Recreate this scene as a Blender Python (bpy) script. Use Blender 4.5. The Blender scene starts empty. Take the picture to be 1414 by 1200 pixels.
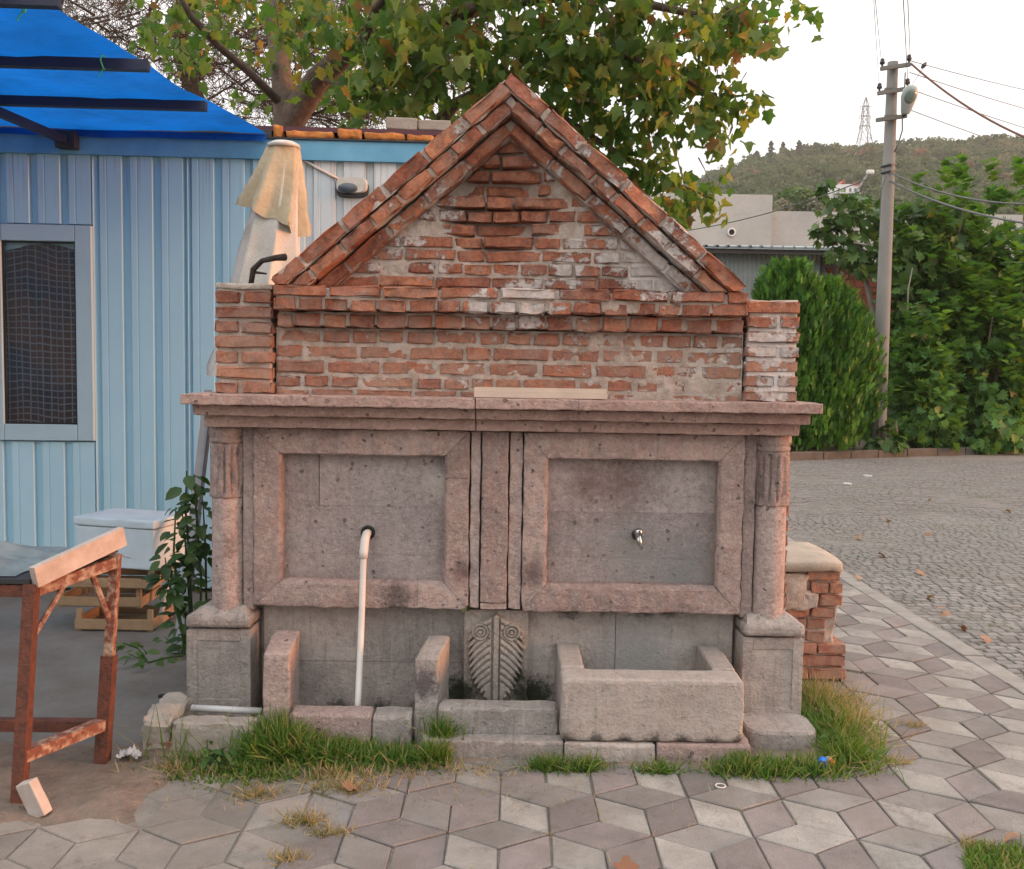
import bpy, bmesh, math, random
import numpy as np
from mathutils import Vector, Matrix, Euler, noise

random.seed(7)
rng = np.random.default_rng(11)
S = bpy.context.scene
COL = S.collection
rad = math.radians

# ------------------------------------------------------------------ camera, sky, sun, exposure
F, PITCH, ROLL, EYE, CAMY = 1300.0, math.atan(88 / 1300), rad(.9), 1.62, -4.25
fw = Vector((0, math.cos(PITCH), -math.sin(PITCH)))
u0 = Vector((0, math.sin(PITCH), math.cos(PITCH)))
r0 = Vector((1, 0, 0))
rt = r0 * math.cos(ROLL) + u0 * math.sin(ROLL)
up = u0 * math.cos(ROLL) - r0 * math.sin(ROLL)
cam = bpy.data.cameras.new('camera')
cam.sensor_width = 36
cam.lens = F / 1414 * 36
cam.clip_start, cam.clip_end = .05, 4000
co = bpy.data.objects.new('camera', cam)
COL.objects.link(co)
mw = Matrix((rt, up, -fw)).transposed().to_4x4()
mw.translation = Vector((0, CAMY, EYE))
co.matrix_world = mw
S.camera = co

SUN_EL, SUN_AZ = rad(5), rad(-4)      # azimuth measured from +X towards +Y; the sun is low on the right, a little behind the camera
W = bpy.data.worlds.new('World')
S.world = W
W.use_nodes = True
wn, wl = W.node_tree.nodes, W.node_tree.links
wn.clear()
sky = wn.new('ShaderNodeTexSky')
sky.sky_type = 'NISHITA'
sky.sun_disc = False
sky.sun_elevation = SUN_EL
sky.sun_rotation = rad(90) - SUN_AZ
sky.air_density, sky.dust_density = 1.0, 2.0
tc = wn.new('ShaderNodeTexCoord')
nz = wn.new('ShaderNodeTexNoise')
nz.inputs['Scale'].default_value = 2.2
nz.inputs['Detail'].default_value = 5
rmp = wn.new('ShaderNodeValToRGB')
rmp.color_ramp.elements[0].position, rmp.color_ramp.elements[1].position = .3, .75
rmp.color_ramp.elements[0].color = (14.6, 14.2, 14.0, 1)
rmp.color_ramp.elements[1].color = (18.4, 18.0, 17.8, 1)
mx = wn.new('ShaderNodeMixRGB')
mx.inputs[0].default_value = .88
bg = wn.new('ShaderNodeBackground')
bg.inputs['Strength'].default_value = .1
ow = wn.new('ShaderNodeOutputWorld')
wl.new(tc.outputs['Generated'], nz.inputs['Vector'])
wl.new(nz.outputs['Fac'], rmp.inputs[0])
wl.new(sky.outputs[0], mx.inputs[1])
sx = wn.new('ShaderNodeSeparateXYZ')
wl.new(tc.outputs['Generated'], sx.inputs[0])
cie = wn.new('ShaderNodeMapRange')          # CIE overcast sky: luminance grows with the sine of the elevation
cie.inputs['From Min'].default_value, cie.inputs['From Max'].default_value = 0, 1
cie.inputs['To Min'].default_value, cie.inputs['To Max'].default_value = .31, 1.0
wl.new(sx.outputs[2], cie.inputs['Value'])
sc_ = wn.new('ShaderNodeVectorMath')
sc_.operation = 'SCALE'
wl.new(rmp.outputs[0], sc_.inputs[0])
wl.new(cie.outputs[0], sc_.inputs['Scale'])
wl.new(sc_.outputs[0], mx.inputs[2])
wl.new(mx.outputs[0], bg.inputs['Color'])
wl.new(bg.outputs[0], ow.inputs[0])

sun = bpy.data.lights.new('sun', 'SUN')
sun.energy = 3.0
sun.angle = rad(16)
sun.color = (1.0, .38, .15)
so = bpy.data.objects.new('sun', sun)
COL.objects.link(so)
sd = Vector((math.cos(SUN_EL) * math.cos(SUN_AZ), math.cos(SUN_EL) * math.sin(SUN_AZ), math.sin(SUN_EL)))
so.rotation_euler = sd.to_track_quat('Z', 'Y').to_euler()
so.location = sd * 30

S.view_settings.view_transform = 'Standard'
S.view_settings.look = 'None'
S.view_settings.gamma = 1
S.view_settings.exposure = 0.9
S.view_settings.use_curve_mapping = False
S.render.engine = 'CYCLES'
S.cycles.use_denoising = True
S.cycles.max_bounces = 6
S.cycles.transparent_max_bounces = 8


# ------------------------------------------------------------------ helpers
def ray(px, py):
    return fw + rt * ((px - 707) / F) + up * ((600 - py) / F)


def U(px, py, Y):
    d = ray(px, py)
    t = (Y - CAMY) / d.y
    return Vector((d.x * t, Y, EYE + d.z * t))


def G(px, py, z=0.0):
    d = ray(px, py)
    t = (z - EYE) / d.z
    return Vector((d.x * t, CAMY + d.y * t, z))


def proj(p):
    v = Vector(p) - Vector((0, CAMY, EYE))
    dz = v.dot(fw)
    if dz < .05:
        return None
    return 707 + F * v.dot(rt) / dz, 600 - F * v.dot(up) / dz


def wloc(o):
    v = Vector((0, 0, 0))
    while o:
        v = v + o.location
        o = o.parent
    return v


def tag(o, label, cat, group=None, kind=None):
    if label: o['label'] = label
    if cat: o['category'] = cat
    if group: o['group'] = group
    if kind: o['kind'] = kind
    return o


def thing(name, label, cat, loc=(0, 0, 0), group=None):
    o = bpy.data.objects.new(name, None)
    COL.objects.link(o)
    o.location = loc
    o.empty_display_size = .1
    return tag(o, label, cat, group)


def link_mesh(name, me, m=None, parent=None, loc=(0, 0, 0), smooth=False):
    if m and not me.materials: me.materials.append(m)
    o = bpy.data.objects.new(name, me)
    COL.objects.link(o)
    o.location = loc
    if parent: o.parent = parent
    if smooth: me.polygons.foreach_set('use_smooth', [True] * len(me.polygons))
    return o


def tri_mesh(name, V, Fc):
    V = np.asarray(V, dtype=np.float32).reshape(-1, 3)
    Fc = np.asarray(Fc, dtype=np.int32).reshape(-1, 3)
    me = bpy.data.meshes.new(name)
    me.vertices.add(len(V))
    me.vertices.foreach_set('co', V.ravel())
    me.loops.add(len(Fc) * 3)
    me.loops.foreach_set('vertex_index', Fc.ravel())
    me.polygons.add(len(Fc))
    me.polygons.foreach_set('loop_start', np.arange(len(Fc), dtype=np.int32) * 3)
    me.update(calc_edges=True)
    return me


class MB:
    """collects world-space geometry, then links it as ONE mesh object"""

    def __init__(s):
        s.v, s.f = [], []

    def add(s, vs, fs):
        b = len(s.v)
        s.v += [tuple(v) for v in vs]
        s.f += [tuple(i + b for i in f) for f in fs]
        return s

    def box(s, x0, x1, y0, y1, z0, z1, M=None):
        vs = [Vector((x, y, z)) for z in (z0, z1) for y in (y0, y1) for x in (x0, x1)]
        if M: vs = [M @ v for v in vs]
        return s.add(vs, [(0, 2, 3, 1), (4, 5, 7, 6), (0, 1, 5, 4), (2, 6, 7, 3), (0, 4, 6, 2), (1, 3, 7, 5)])

    def rbox(s, x0, x1, y0, y1, z0, z1, r=.006, res=.06, amp=.0015, seed=0, M=None, chip=.5):
        """a box with worn, rounded edges and slightly uneven faces"""
        def cs(a, b):
            rr = min(r, (b - a) * .33)
            n = max(1, int(round((b - a - 2 * rr) / res)))
            return [a, a + rr * .35, *[a + rr + (b - a - 2 * rr) * i / n for i in range(n + 1)], b - rr * .35, b]
        X, Y, Z = cs(x0, x1), cs(y0, y1), cs(z0, z1)
        idx, vs, fs = {}, [], []
        lo, hi = (x0, y0, z0), (x1, y1, z1)
        off = Vector((seed * 3.71, seed * 1.37, seed * 7.9))

        def vid(i, j, k):
            if (i, j, k) in idx: return idx[i, j, k]
            p = Vector((X[i], Y[j], Z[k]))
            nn = noise.noise(p * 22 + off)
            rr = r * (1 + chip * 1.6 * nn)
            q = Vector([min(max(p[a], lo[a] + min(rr, (hi[a] - lo[a]) * .45)), hi[a] - min(rr, (hi[a] - lo[a]) * .45)) for a in range(3)])
            d = p - q
            if d.length > 1e-7:
                c = d.normalized() * min(rr, d.length)
                p = q + c
            nv = noise.noise_vector(p * 14 + off)
            p = p + nv * amp
            idx[i, j, k] = len(vs)
            vs.append(M @ p if M else p)
            return idx[i, j, k]
        nx, ny, nzz = len(X) - 1, len(Y) - 1, len(Z) - 1
        for i in range(nx):
            for j in range(ny):
                fs.append((vid(i, j, 0), vid(i, j + 1, 0), vid(i + 1, j + 1, 0), vid(i + 1, j, 0)))
                fs.append((vid(i, j, nzz), vid(i + 1, j, nzz), vid(i + 1, j + 1, nzz), vid(i, j + 1, nzz)))
        for i in range(nx):
            for k in range(nzz):
                fs.append((vid(i, 0, k), vid(i + 1, 0, k), vid(i + 1, 0, k + 1), vid(i, 0, k + 1)))
                fs.append((vid(i, ny, k), vid(i, ny, k + 1), vid(i + 1, ny, k + 1), vid(i + 1, ny, k)))
        for j in range(ny):
            for k in range(nzz):
                fs.append((vid(0, j, k), vid(0, j, k + 1), vid(0, j + 1, k + 1), vid(0, j + 1, k)))
                fs.append((vid(nx, j, k), vid(nx, j + 1, k), vid(nx, j + 1, k + 1), vid(nx, j, k + 1)))
        return s.add(vs, fs)

    def tube(s, pts, rs, n=8, cap=True):
        pts = [Vector(p) for p in pts]
        if not isinstance(rs, (list, tuple)): rs = [rs] * len(pts)
        vs, fs = [], []
        t0 = (pts[1] - pts[0]).normalized()
        a = t0.orthogonal().normalized()
        for i, p in enumerate(pts):
            t = (pts[min(i + 1, len(pts) - 1)] - pts[max(i - 1, 0)]).normalized()
            a = (a - t * a.dot(t)).normalized()
            b = t.cross(a)
            for k in range(n):
                an = 2 * math.pi * k / n
                vs.append(p + (a * math.cos(an) + b * math.sin(an)) * rs[i])
        for i in range(len(pts) - 1):
            for k in range(n):
                k2 = (k + 1) % n
                fs.append((i * n + k, i * n + k2, (i + 1) * n + k2, (i + 1) * n + k))
        if cap:
            fs.append(tuple(range(n - 1, -1, -1)))
            fs.append(tuple((len(pts) - 1) * n + k for k in range(n)))
        return s.add(vs, fs)

    def bar(s, a, b, w, h, upv=(0, 0, 1)):
        """a square bar from a to b"""
        a, b = Vector(a), Vector(b)
        t = (b - a).normalized()
        x = t.cross(Vector(upv))
        if x.length < 1e-4: x = t.orthogonal()
        x.normalize()
        y = x.cross(t).normalized()
        vs = []
        for p in (a, b):
            for sx, sy in ((-1, -1), (1, -1), (1, 1), (-1, 1)):
                vs.append(p + x * (sx * w / 2) + y * (sy * h / 2))
        return s.add(vs, [(0, 1, 2, 3), (7, 6, 5, 4), (0, 4, 5, 1), (1, 5, 6, 2), (2, 6, 7, 3), (3, 7, 4, 0)])

    def lathe(s, prof, cx, cy, n=32, fn=None):
        vs, fs = [], []
        for i, (r_, z) in enumerate(prof):
            for k in range(n):
                an = 2 * math.pi * k / n
                rr = r_ * (fn(an, z) if fn else 1)
                vs.append((cx + rr * math.cos(an), cy + rr * math.sin(an), z))
        for i in range(len(prof) - 1):
            for k in range(n):
                k2 = (k + 1) % n
                fs.append((i * n + k, i * n + k2, (i + 1) * n + k2, (i + 1) * n + k))
        fs.append(tuple(range(n - 1, -1, -1)))
        fs.append(tuple((len(prof) - 1) * n + k for k in range(n)))
        return s.add(vs, fs)

    def prism(s, poly, y0, y1):
        """poly = list of (x, z) counter-clockwise seen from -Y"""
        n = len(poly)
        vs = [(x, y0, z) for x, z in poly] + [(x, y1, z) for x, z in poly]
        return s.add(vs, [tuple(range(n)), tuple(range(2 * n - 1, n - 1, -1))] + [(i, i + n, (i + 1) % n + n, (i + 1) % n) for i in range(n)])

    def slab(s, poly, z0, z1, bev=.004):
        """poly = (x, y) counter-clockwise seen from above, top edge slightly rounded"""
        n = len(poly)
        c = Vector((sum(p[0] for p in poly) / n, sum(p[1] for p in poly) / n))
        ins = []
        for p in poly:
            d = c - Vector(p)
            ins.append(Vector(p) + d.normalized() * bev * 1.3)
        vs = [(x, y, z0) for x, y in poly] + [(x, y, z1 - bev) for x, y in poly] + [(p.x, p.y, z1) for p in ins]
        fs = [tuple(range(2 * n, 3 * n))]
        for i in range(n):
            j = (i + 1) % n
            fs += [(i, j, j + n, i + n), (i + n, j + n, j + 2 * n, i + 2 * n)]
        return s.add(vs, fs)

    def clip(s, p, nrm):
        """cut away what lies on the side nrm points to"""
        bm = bmesh.new()
        vv = [bm.verts.new(v) for v in s.v]
        for f in s.f:
            try: bm.faces.new([vv[i] for i in f])
            except ValueError: pass
        g = bmesh.ops.bisect_plane(bm, geom=bm.verts[:] + bm.edges[:] + bm.faces[:], plane_co=p, plane_no=nrm, clear_outer=True)
        ed = [e for e in g['geom_cut'] if isinstance(e, bmesh.types.BMEdge)]
        if ed: bmesh.ops.holes_fill(bm, edges=ed, sides=0)
        bm.verts.index_update()
        s.v = [tuple(v.co) for v in bm.verts]
        s.f = [tuple(v.index for v in f.verts) for f in bm.faces]
        bm.free()
        return s

    def ashlar(s, x0, x1, y0, y1, z0, z1, ends='xz', **k):
        """a worn block whose butt ends are cut square, so its joints stay fine"""
        e = .02
        ex, ez = (e if 'x' in ends else 0), (e if 'z' in ends else 0)
        t = MB().rbox(x0 - ex, x1 + ex, y0, y1, z0 - ez, z1 + ez, **k)
        if ex:
            t.clip((x0, 0, 0), (-1, 0, 0))
            t.clip((x1, 0, 0), (1, 0, 0))
        if ez:
            t.clip((0, 0, z0), (0, 0, -1))
            t.clip((0, 0, z1), (0, 0, 1))
        return s.add(t.v, t.f)

    def build(s, name, m, parent=None, smooth=False, label=None):
        if not s.v: return None
        a = np.array(s.v)
        c = (a.min(0) + a.max(0)) / 2
        if parent is None: c[2] = a[:, 2].min()
        me = bpy.data.meshes.new(name)
        me.from_pydata((a - c).tolist(), [], s.f)
        bm = bmesh.new()
        bm.from_mesh(me)
        bmesh.ops.recalc_face_normals(bm, faces=bm.faces)
        bm.to_mesh(me)
        bm.free()
        o = link_mesh(name, me, m, parent, Vector(c) - (wloc(parent) if parent else Vector()), smooth)
        if label: o['label'] = label
        return o


def sheet(name, m, poly, z, parent=None):
    b = MB().add([(x, y, z) for x, y in poly], [tuple(range(len(poly)))])
    o = b.build(name, m, parent)
    return o


def orient(dirs, nrm):
    """rotation matrices whose y axis is dirs and whose z axis leans to nrm (both N x 3)"""
    y = dirs / np.linalg.norm(dirs, axis=1, keepdims=True)
    x = np.cross(y, nrm)
    x /= np.maximum(np.linalg.norm(x, axis=1, keepdims=True), 1e-6)
    z = np.cross(x, y)
    return np.stack([x, y, z], axis=2)


def scatter_arrays(T, R, sc, P):
    V, Fc = np.asarray(T[0], float), np.asarray(T[1], int)
    N = len(P)
    sc = np.asarray(sc, float)
    if sc.ndim == 1: sc = sc[:, None]
    A = np.einsum('nij,nvj->nvi', R, V[None] * sc[:, None, :]) + P[:, None]
    Fa = Fc[None] + (np.arange(N) * len(V))[:, None, None]
    return A.reshape(-1, 3), Fa.reshape(-1, 3)


# ------------------------------------------------------------------ materials
def newmat(name):
    m = bpy.data.materials.new(name)
    m.use_nodes = True
    nt = m.node_tree
    return m, nt, nt.nodes['Principled BSDF']


class N:
    """small node-graph writer"""

    def __init__(s, nt):
        s.nt = nt
        g = nt.nodes.new('ShaderNodeNewGeometry')
        s.pos, s.isl, s.geo = g.outputs['Position'], g.outputs['Random Per Island'], g
        s.rnd = nt.nodes.new('ShaderNodeObjectInfo').outputs['Random']

    def noise(s, scale, detail=4, rough=.55, vec=None, off=0):
        n = s.nt.nodes.new('ShaderNodeTexNoise')
        n.inputs['Scale'].default_value = scale
        n.inputs['Detail'].default_value = detail
        n.inputs['Roughness'].default_value = rough
        v = vec or s.pos
        if off:
            v = s.vmath('ADD', v, (off, off * 1.7, off * .6))
        s.nt.links.new(v, n.inputs['Vector'])
        return n.outputs['Fac']

    def voro(s, scale, feature='F1', vec=None):
        n = s.nt.nodes.new('ShaderNodeTexVoronoi')
        n.feature = feature
        n.inputs['Scale'].default_value = scale
        s.nt.links.new(vec or s.pos, n.inputs['Vector'])
        return n.outputs['Distance']

    def wobble(s, scale, amt):
        t = s.nt.nodes.new('ShaderNodeTexNoise')
        t.inputs['Scale'].default_value = scale
        s.nt.links.new(s.pos, t.inputs['Vector'])
        v = s.vmath('SUBTRACT', t.outputs['Color'], (.5, .5, .5))
        sc = s.nt.nodes.new('ShaderNodeVectorMath')
        sc.operation = 'SCALE'
        s.nt.links.new(v, sc.inputs[0])
        sc.inputs['Scale'].default_value = amt * 2
        return sc.outputs[0]

    def pit(s, scale, sparse, size, vec):
        """scattered round holes: only some cells hold one, each of its own size"""
        t = s.nt.nodes.new('ShaderNodeTexVoronoi')
        t.inputs['Scale'].default_value = scale
        s.nt.links.new(vec, t.inputs['Vector'])
        r = s.math('MULTIPLY', s.math('SUBTRACT', s.sep(t.outputs['Color'])[0], sparse), size)
        return s.step(s.math('SUBTRACT', r, t.outputs['Distance']), -.02, .04)

    def inp(s, sock, v):
        if hasattr(v, 'is_linked'): s.nt.links.new(v, sock)
        elif isinstance(v, tuple) and len(v) == 3 and sock.type == 'RGBA': sock.default_value = (*v, 1)
        else: sock.default_value = v

    def math(s, op, a, b=0.0, c=None, clamp=False):
        n = s.nt.nodes.new('ShaderNodeMath')
        n.operation = op
        n.use_clamp = clamp
        s.inp(n.inputs[0], a)
        s.inp(n.inputs[1], b)
        if c is not None: s.inp(n.inputs[2], c)
        return n.outputs[0]

    def vmath(s, op, a, b, out=0):
        n = s.nt.nodes.new('ShaderNodeVectorMath')
        n.operation = op
        s.inp(n.inputs[0], a)
        s.inp(n.inputs[1], b)
        return n.outputs[out]

    def ramp(s, fac, stops):
        n = s.nt.nodes.new('ShaderNodeValToRGB')
        e = n.color_ramp.elements
        while len(e) < len(stops): e.new(.5)
        for i, (p, c) in enumerate(stops):
            e[i].position = p
            e[i].color = (*c, 1) if isinstance(c, tuple) else (c, c, c, 1)
        s.inp(n.inputs[0], fac)
        return n.outputs[0]

    def mix(s, fac, a, b, mode='MIX'):
        n = s.nt.nodes.new('ShaderNodeMixRGB')
        n.blend_type = mode
        s.inp(n.inputs[0], fac)
        s.inp(n.inputs[1], a)
        s.inp(n.inputs[2], b)
        return n.outputs[0]

    def sep(s, v=None):
        n = s.nt.nodes.new('ShaderNodeSeparateXYZ')
        s.nt.links.new(v or s.pos, n.inputs[0])
        return n.outputs

    def step(s, v, a, b):
        n = s.nt.nodes.new('ShaderNodeMapRange')
        n.inputs['From Min'].default_value = a
        n.inputs['From Max'].default_value = b
        s.inp(n.inputs['Value'], v)
        return n.outputs[0]

    def bump(s, bs, h, dist=.003, strength=1.0):
        n = s.nt.nodes.new('ShaderNodeBump')
        n.inputs['Distance'].default_value = dist
        n.inputs['Strength'].default_value = strength
        s.nt.links.new(h, n.inputs['Height'])
        s.nt.links.new(n.outputs[0], bs.inputs['Normal'])

    def blob(s, c, r):
        """1 at c falling to 0 at distance r (a patch of wear at its own place)"""
        d = s.vmath('DISTANCE', s.pos, c, 1)
        return s.math('SUBTRACT', 1.0, s.math('DIVIDE', d, r), clamp=True)


def stone_mat(name, c1, c2, c3, pit=1.0, rough=.9, rel=1.0, stain=(), streak=.0, mott=1.0, soft=.74):
    m, nt, b = newmat(name)
    n = N(nt)
    big, mid, fine = n.noise(3.1, 5), n.noise(17, 6, .65), n.noise(95, 4, .6)
    f = n.math('ADD', n.math('MULTIPLY', big, .6), n.math('MULTIPLY', mid, .4))
    f = n.math('ADD', f, n.math('MULTIPLY', n.math('SUBTRACT', n.rnd, .5), .26))
    c = n.ramp(f, [(.32, c1), (.5, c2), (.68, c3)])
    c = n.mix(n.math('MULTIPLY', n.step(fine, .35, .75), .35), c, (.46, .42, .39))
    wob = n.vmath('ADD', n.pos, n.wobble(30, .012))
    dens = n.math('MULTIPLY', n.noise(4.5, 3, off=17), .55)
    pits = n.pit(30, n.math('ADD', dens, .39), .8, wob)
    pits2 = n.pit(80, n.math('ADD', dens, .27), .6, wob)
    c = n.mix(n.math('MULTIPLY', n.math('MAXIMUM', pits, n.math('MULTIPLY', pits2, .6)), .75 * pit, clamp=True), c, (.07, .055, .05))
    c = n.mix(n.math('MULTIPLY', n.step(n.noise(38, 8, .75, off=21), .47, .62), .55 * mott), c, tuple(x * .6 for x in c2))
    c = n.mix(n.math('MULTIPLY', n.step(n.noise(55, 8, .75, off=27), .52, .66), .5 * mott), c, tuple(min(.6, x * 1.35) for x in c3))
    if streak:
        cmb = n.nt.nodes.new('ShaderNodeCombineXYZ')
        p3 = n.sep()
        n.inp(cmb.inputs[0], n.math('MULTIPLY', p3[0], 24))
        n.inp(cmb.inputs[2], n.math('MULTIPLY', p3[2], 2.2))
        c = n.mix(n.math('MULTIPLY', n.step(n.noise(1.0, 6, .7, vec=cmb.outputs[0]), .5, .68), streak), c, (.40, .37, .34))
        c = n.mix(n.math('MULTIPLY', n.step(n.noise(1.0, 6, .7, vec=n.vmath('ADD', cmb.outputs[0], (7, 3, 9))), .54, .7), streak), c, (.12, .11, .10))
    grime = n.step(n.noise(5, 7, .72, off=9), .54, .74)
    c = n.mix(n.math('MULTIPLY', grime, .5), c, (.14, .125, .12))
    c = n.mix(n.math('MULTIPLY', n.step(n.noise(7, 7, .72, off=15), .56, .74), .4), c, (.47, .40, .35))
    for (cc, rr, col) in stain:
        w = n.math('ADD', n.blob(cc, rr), n.math('MULTIPLY', n.math('SUBTRACT', n.noise(34, 8, .75, off=2), .5), 1.5))
        c = n.mix(n.math('MULTIPLY', n.step(w, .34, soft), .95), c, col)
    nt.links.new(c, b.inputs['Base Color'])
    b.inputs['Roughness'].default_value = rough
    b.inputs['Specular IOR Level'].default_value = .25
    h = n.math('ADD', n.math('ADD', n.math('MULTIPLY', mid, .7), n.math('MULTIPLY', fine, .4)), n.math('MULTIPLY', n.noise(44, 6, .7, off=3), .8 * rel))
    h = n.math('SUBTRACT', h, n.math('MULTIPLY', n.math('MAXIMUM', pits, n.math('MULTIPLY', pits2, .5)), .8 * pit))
    n.bump(b, h, .012, 1.0)
    return m


def plain_mat(name, c, rough=.6, var=.25, scale=8, metal=0.0, bump=0.0, bscale=60, spec=.4, c2=None, thr=(.45, .65), islv=0.0):
    m, nt, b = newmat(name)
    n = N(nt)
    dark = c2 or tuple(x * (1 - var) for x in c)
    col = n.ramp(n.noise(scale, 6, .62), [(thr[0] - .12, c), (thr[1] + .08, dark)])
    if islv:
        k = n.math('ADD', n.math('MULTIPLY', n.math('FRACT', n.math('ADD', n.isl, n.rnd)), 2 * islv), 1 - islv)
        col = n.vmath('SCALE', col, (0, 0, 0))
        sc = col.node
        nt.links.new(k, sc.inputs['Scale'])
    nt.links.new(col, b.inputs['Base Color'])
    b.inputs['Roughness'].default_value = rough
    b.inputs['Metallic'].default_value = metal
    b.inputs['Specular IOR Level'].default_value = spec
    if bump: n.bump(b, n.noise(bscale, 4), bump, 1)
    return m


def leaf_mat(name, stops, trans=.35, rough=.5):
    m, nt, b = newmat(name)
    n = N(nt)
    f = n.math('FRACT', n.math('ADD', n.isl, n.rnd))
    c = n.ramp(f, stops)
    c = n.mix(n.math('MULTIPLY', n.step(n.noise(25, 3), .5, .75), .3), c, (.16, .12, .03))
    nt.links.new(c, b.inputs['Base Color'])
    b.inputs['Roughness'].default_value = rough
    b.inputs['Specular IOR Level'].default_value = .3
    t = nt.nodes.new('ShaderNodeBsdfTranslucent')
    nt.links.new(n.mix(1.0, c, (1.25, 1.3, .6), 'MULTIPLY'), t.inputs[0])
    ms = nt.nodes.new('ShaderNodeMixShader')
    ms.inputs[0].default_value = trans
    nt.links.new(b.outputs[0], ms.inputs[1])
    nt.links.new(t.outputs[0], ms.inputs[2])
    nt.links.new(ms.outputs[0], nt.nodes['Material Output'].inputs[0])
    return m


PINK = stone_mat('pink_stone', (.26, .182, .165), (.395, .288, .26), (.51, .395, .358), 1.0, rel=2.2, soft=.95,
                 stain=[((-.52, -.0, .60), .15, (.12, .10, .095)), ((-.53, -.0, .53), .12, (.10, .085, .08)), ((-.36, .07, 1.12), .12, (.45, .41, .37)), ((.1, 0, .7), .16, (.15, .105, .10)), ((-.22, 0, .7), .12, (.15, .10, .095)), ((-1.28, -.07, .8), .14, (.16, .115, .115))])
PANEL = stone_mat('panel_stone_material', (.205, .165, .162), (.29, .238, .228), (.375, .315, .30), .9, rel=.8, streak=.22, soft=.95,
                  stain=[((.8, .07, .7), .35, (.20, .20, .19)), ((.55, .07, .8), .3, (.25, .235, .22)), ((.52, .07, 1.12), .3, (.17, .12, .11)), ((.35, .07, 1.1), .2, (.18, .125, .115)), ((-.33, .07, 1.1), .12, (.46, .43, .39))])
CORN = stone_mat('reddish_cornice_stone', (.25, .15, .125), (.37, .245, .21), (.47, .335, .29), 1.0, rel=1.3, mott=.8)
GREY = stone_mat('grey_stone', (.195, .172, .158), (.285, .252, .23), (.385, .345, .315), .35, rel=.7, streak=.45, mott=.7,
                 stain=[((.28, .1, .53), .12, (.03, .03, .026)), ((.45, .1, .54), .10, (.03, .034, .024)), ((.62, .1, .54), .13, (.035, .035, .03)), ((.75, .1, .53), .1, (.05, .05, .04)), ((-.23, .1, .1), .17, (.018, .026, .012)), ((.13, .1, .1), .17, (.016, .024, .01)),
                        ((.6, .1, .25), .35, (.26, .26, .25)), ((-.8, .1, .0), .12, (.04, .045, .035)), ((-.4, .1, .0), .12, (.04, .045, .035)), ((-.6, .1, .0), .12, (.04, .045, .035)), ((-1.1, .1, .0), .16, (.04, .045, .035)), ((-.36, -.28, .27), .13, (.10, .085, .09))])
TROUGH = stone_mat('trough_stone', (.245, .21, .185), (.32, .278, .248), (.39, .345, .315), .3, rel=.5, streak=.3, mott=.55,
                   stain=[((.25 + .12 * k, -.41, .08), .07, (.085, .075, .07)) for k in range(7)])


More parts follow.
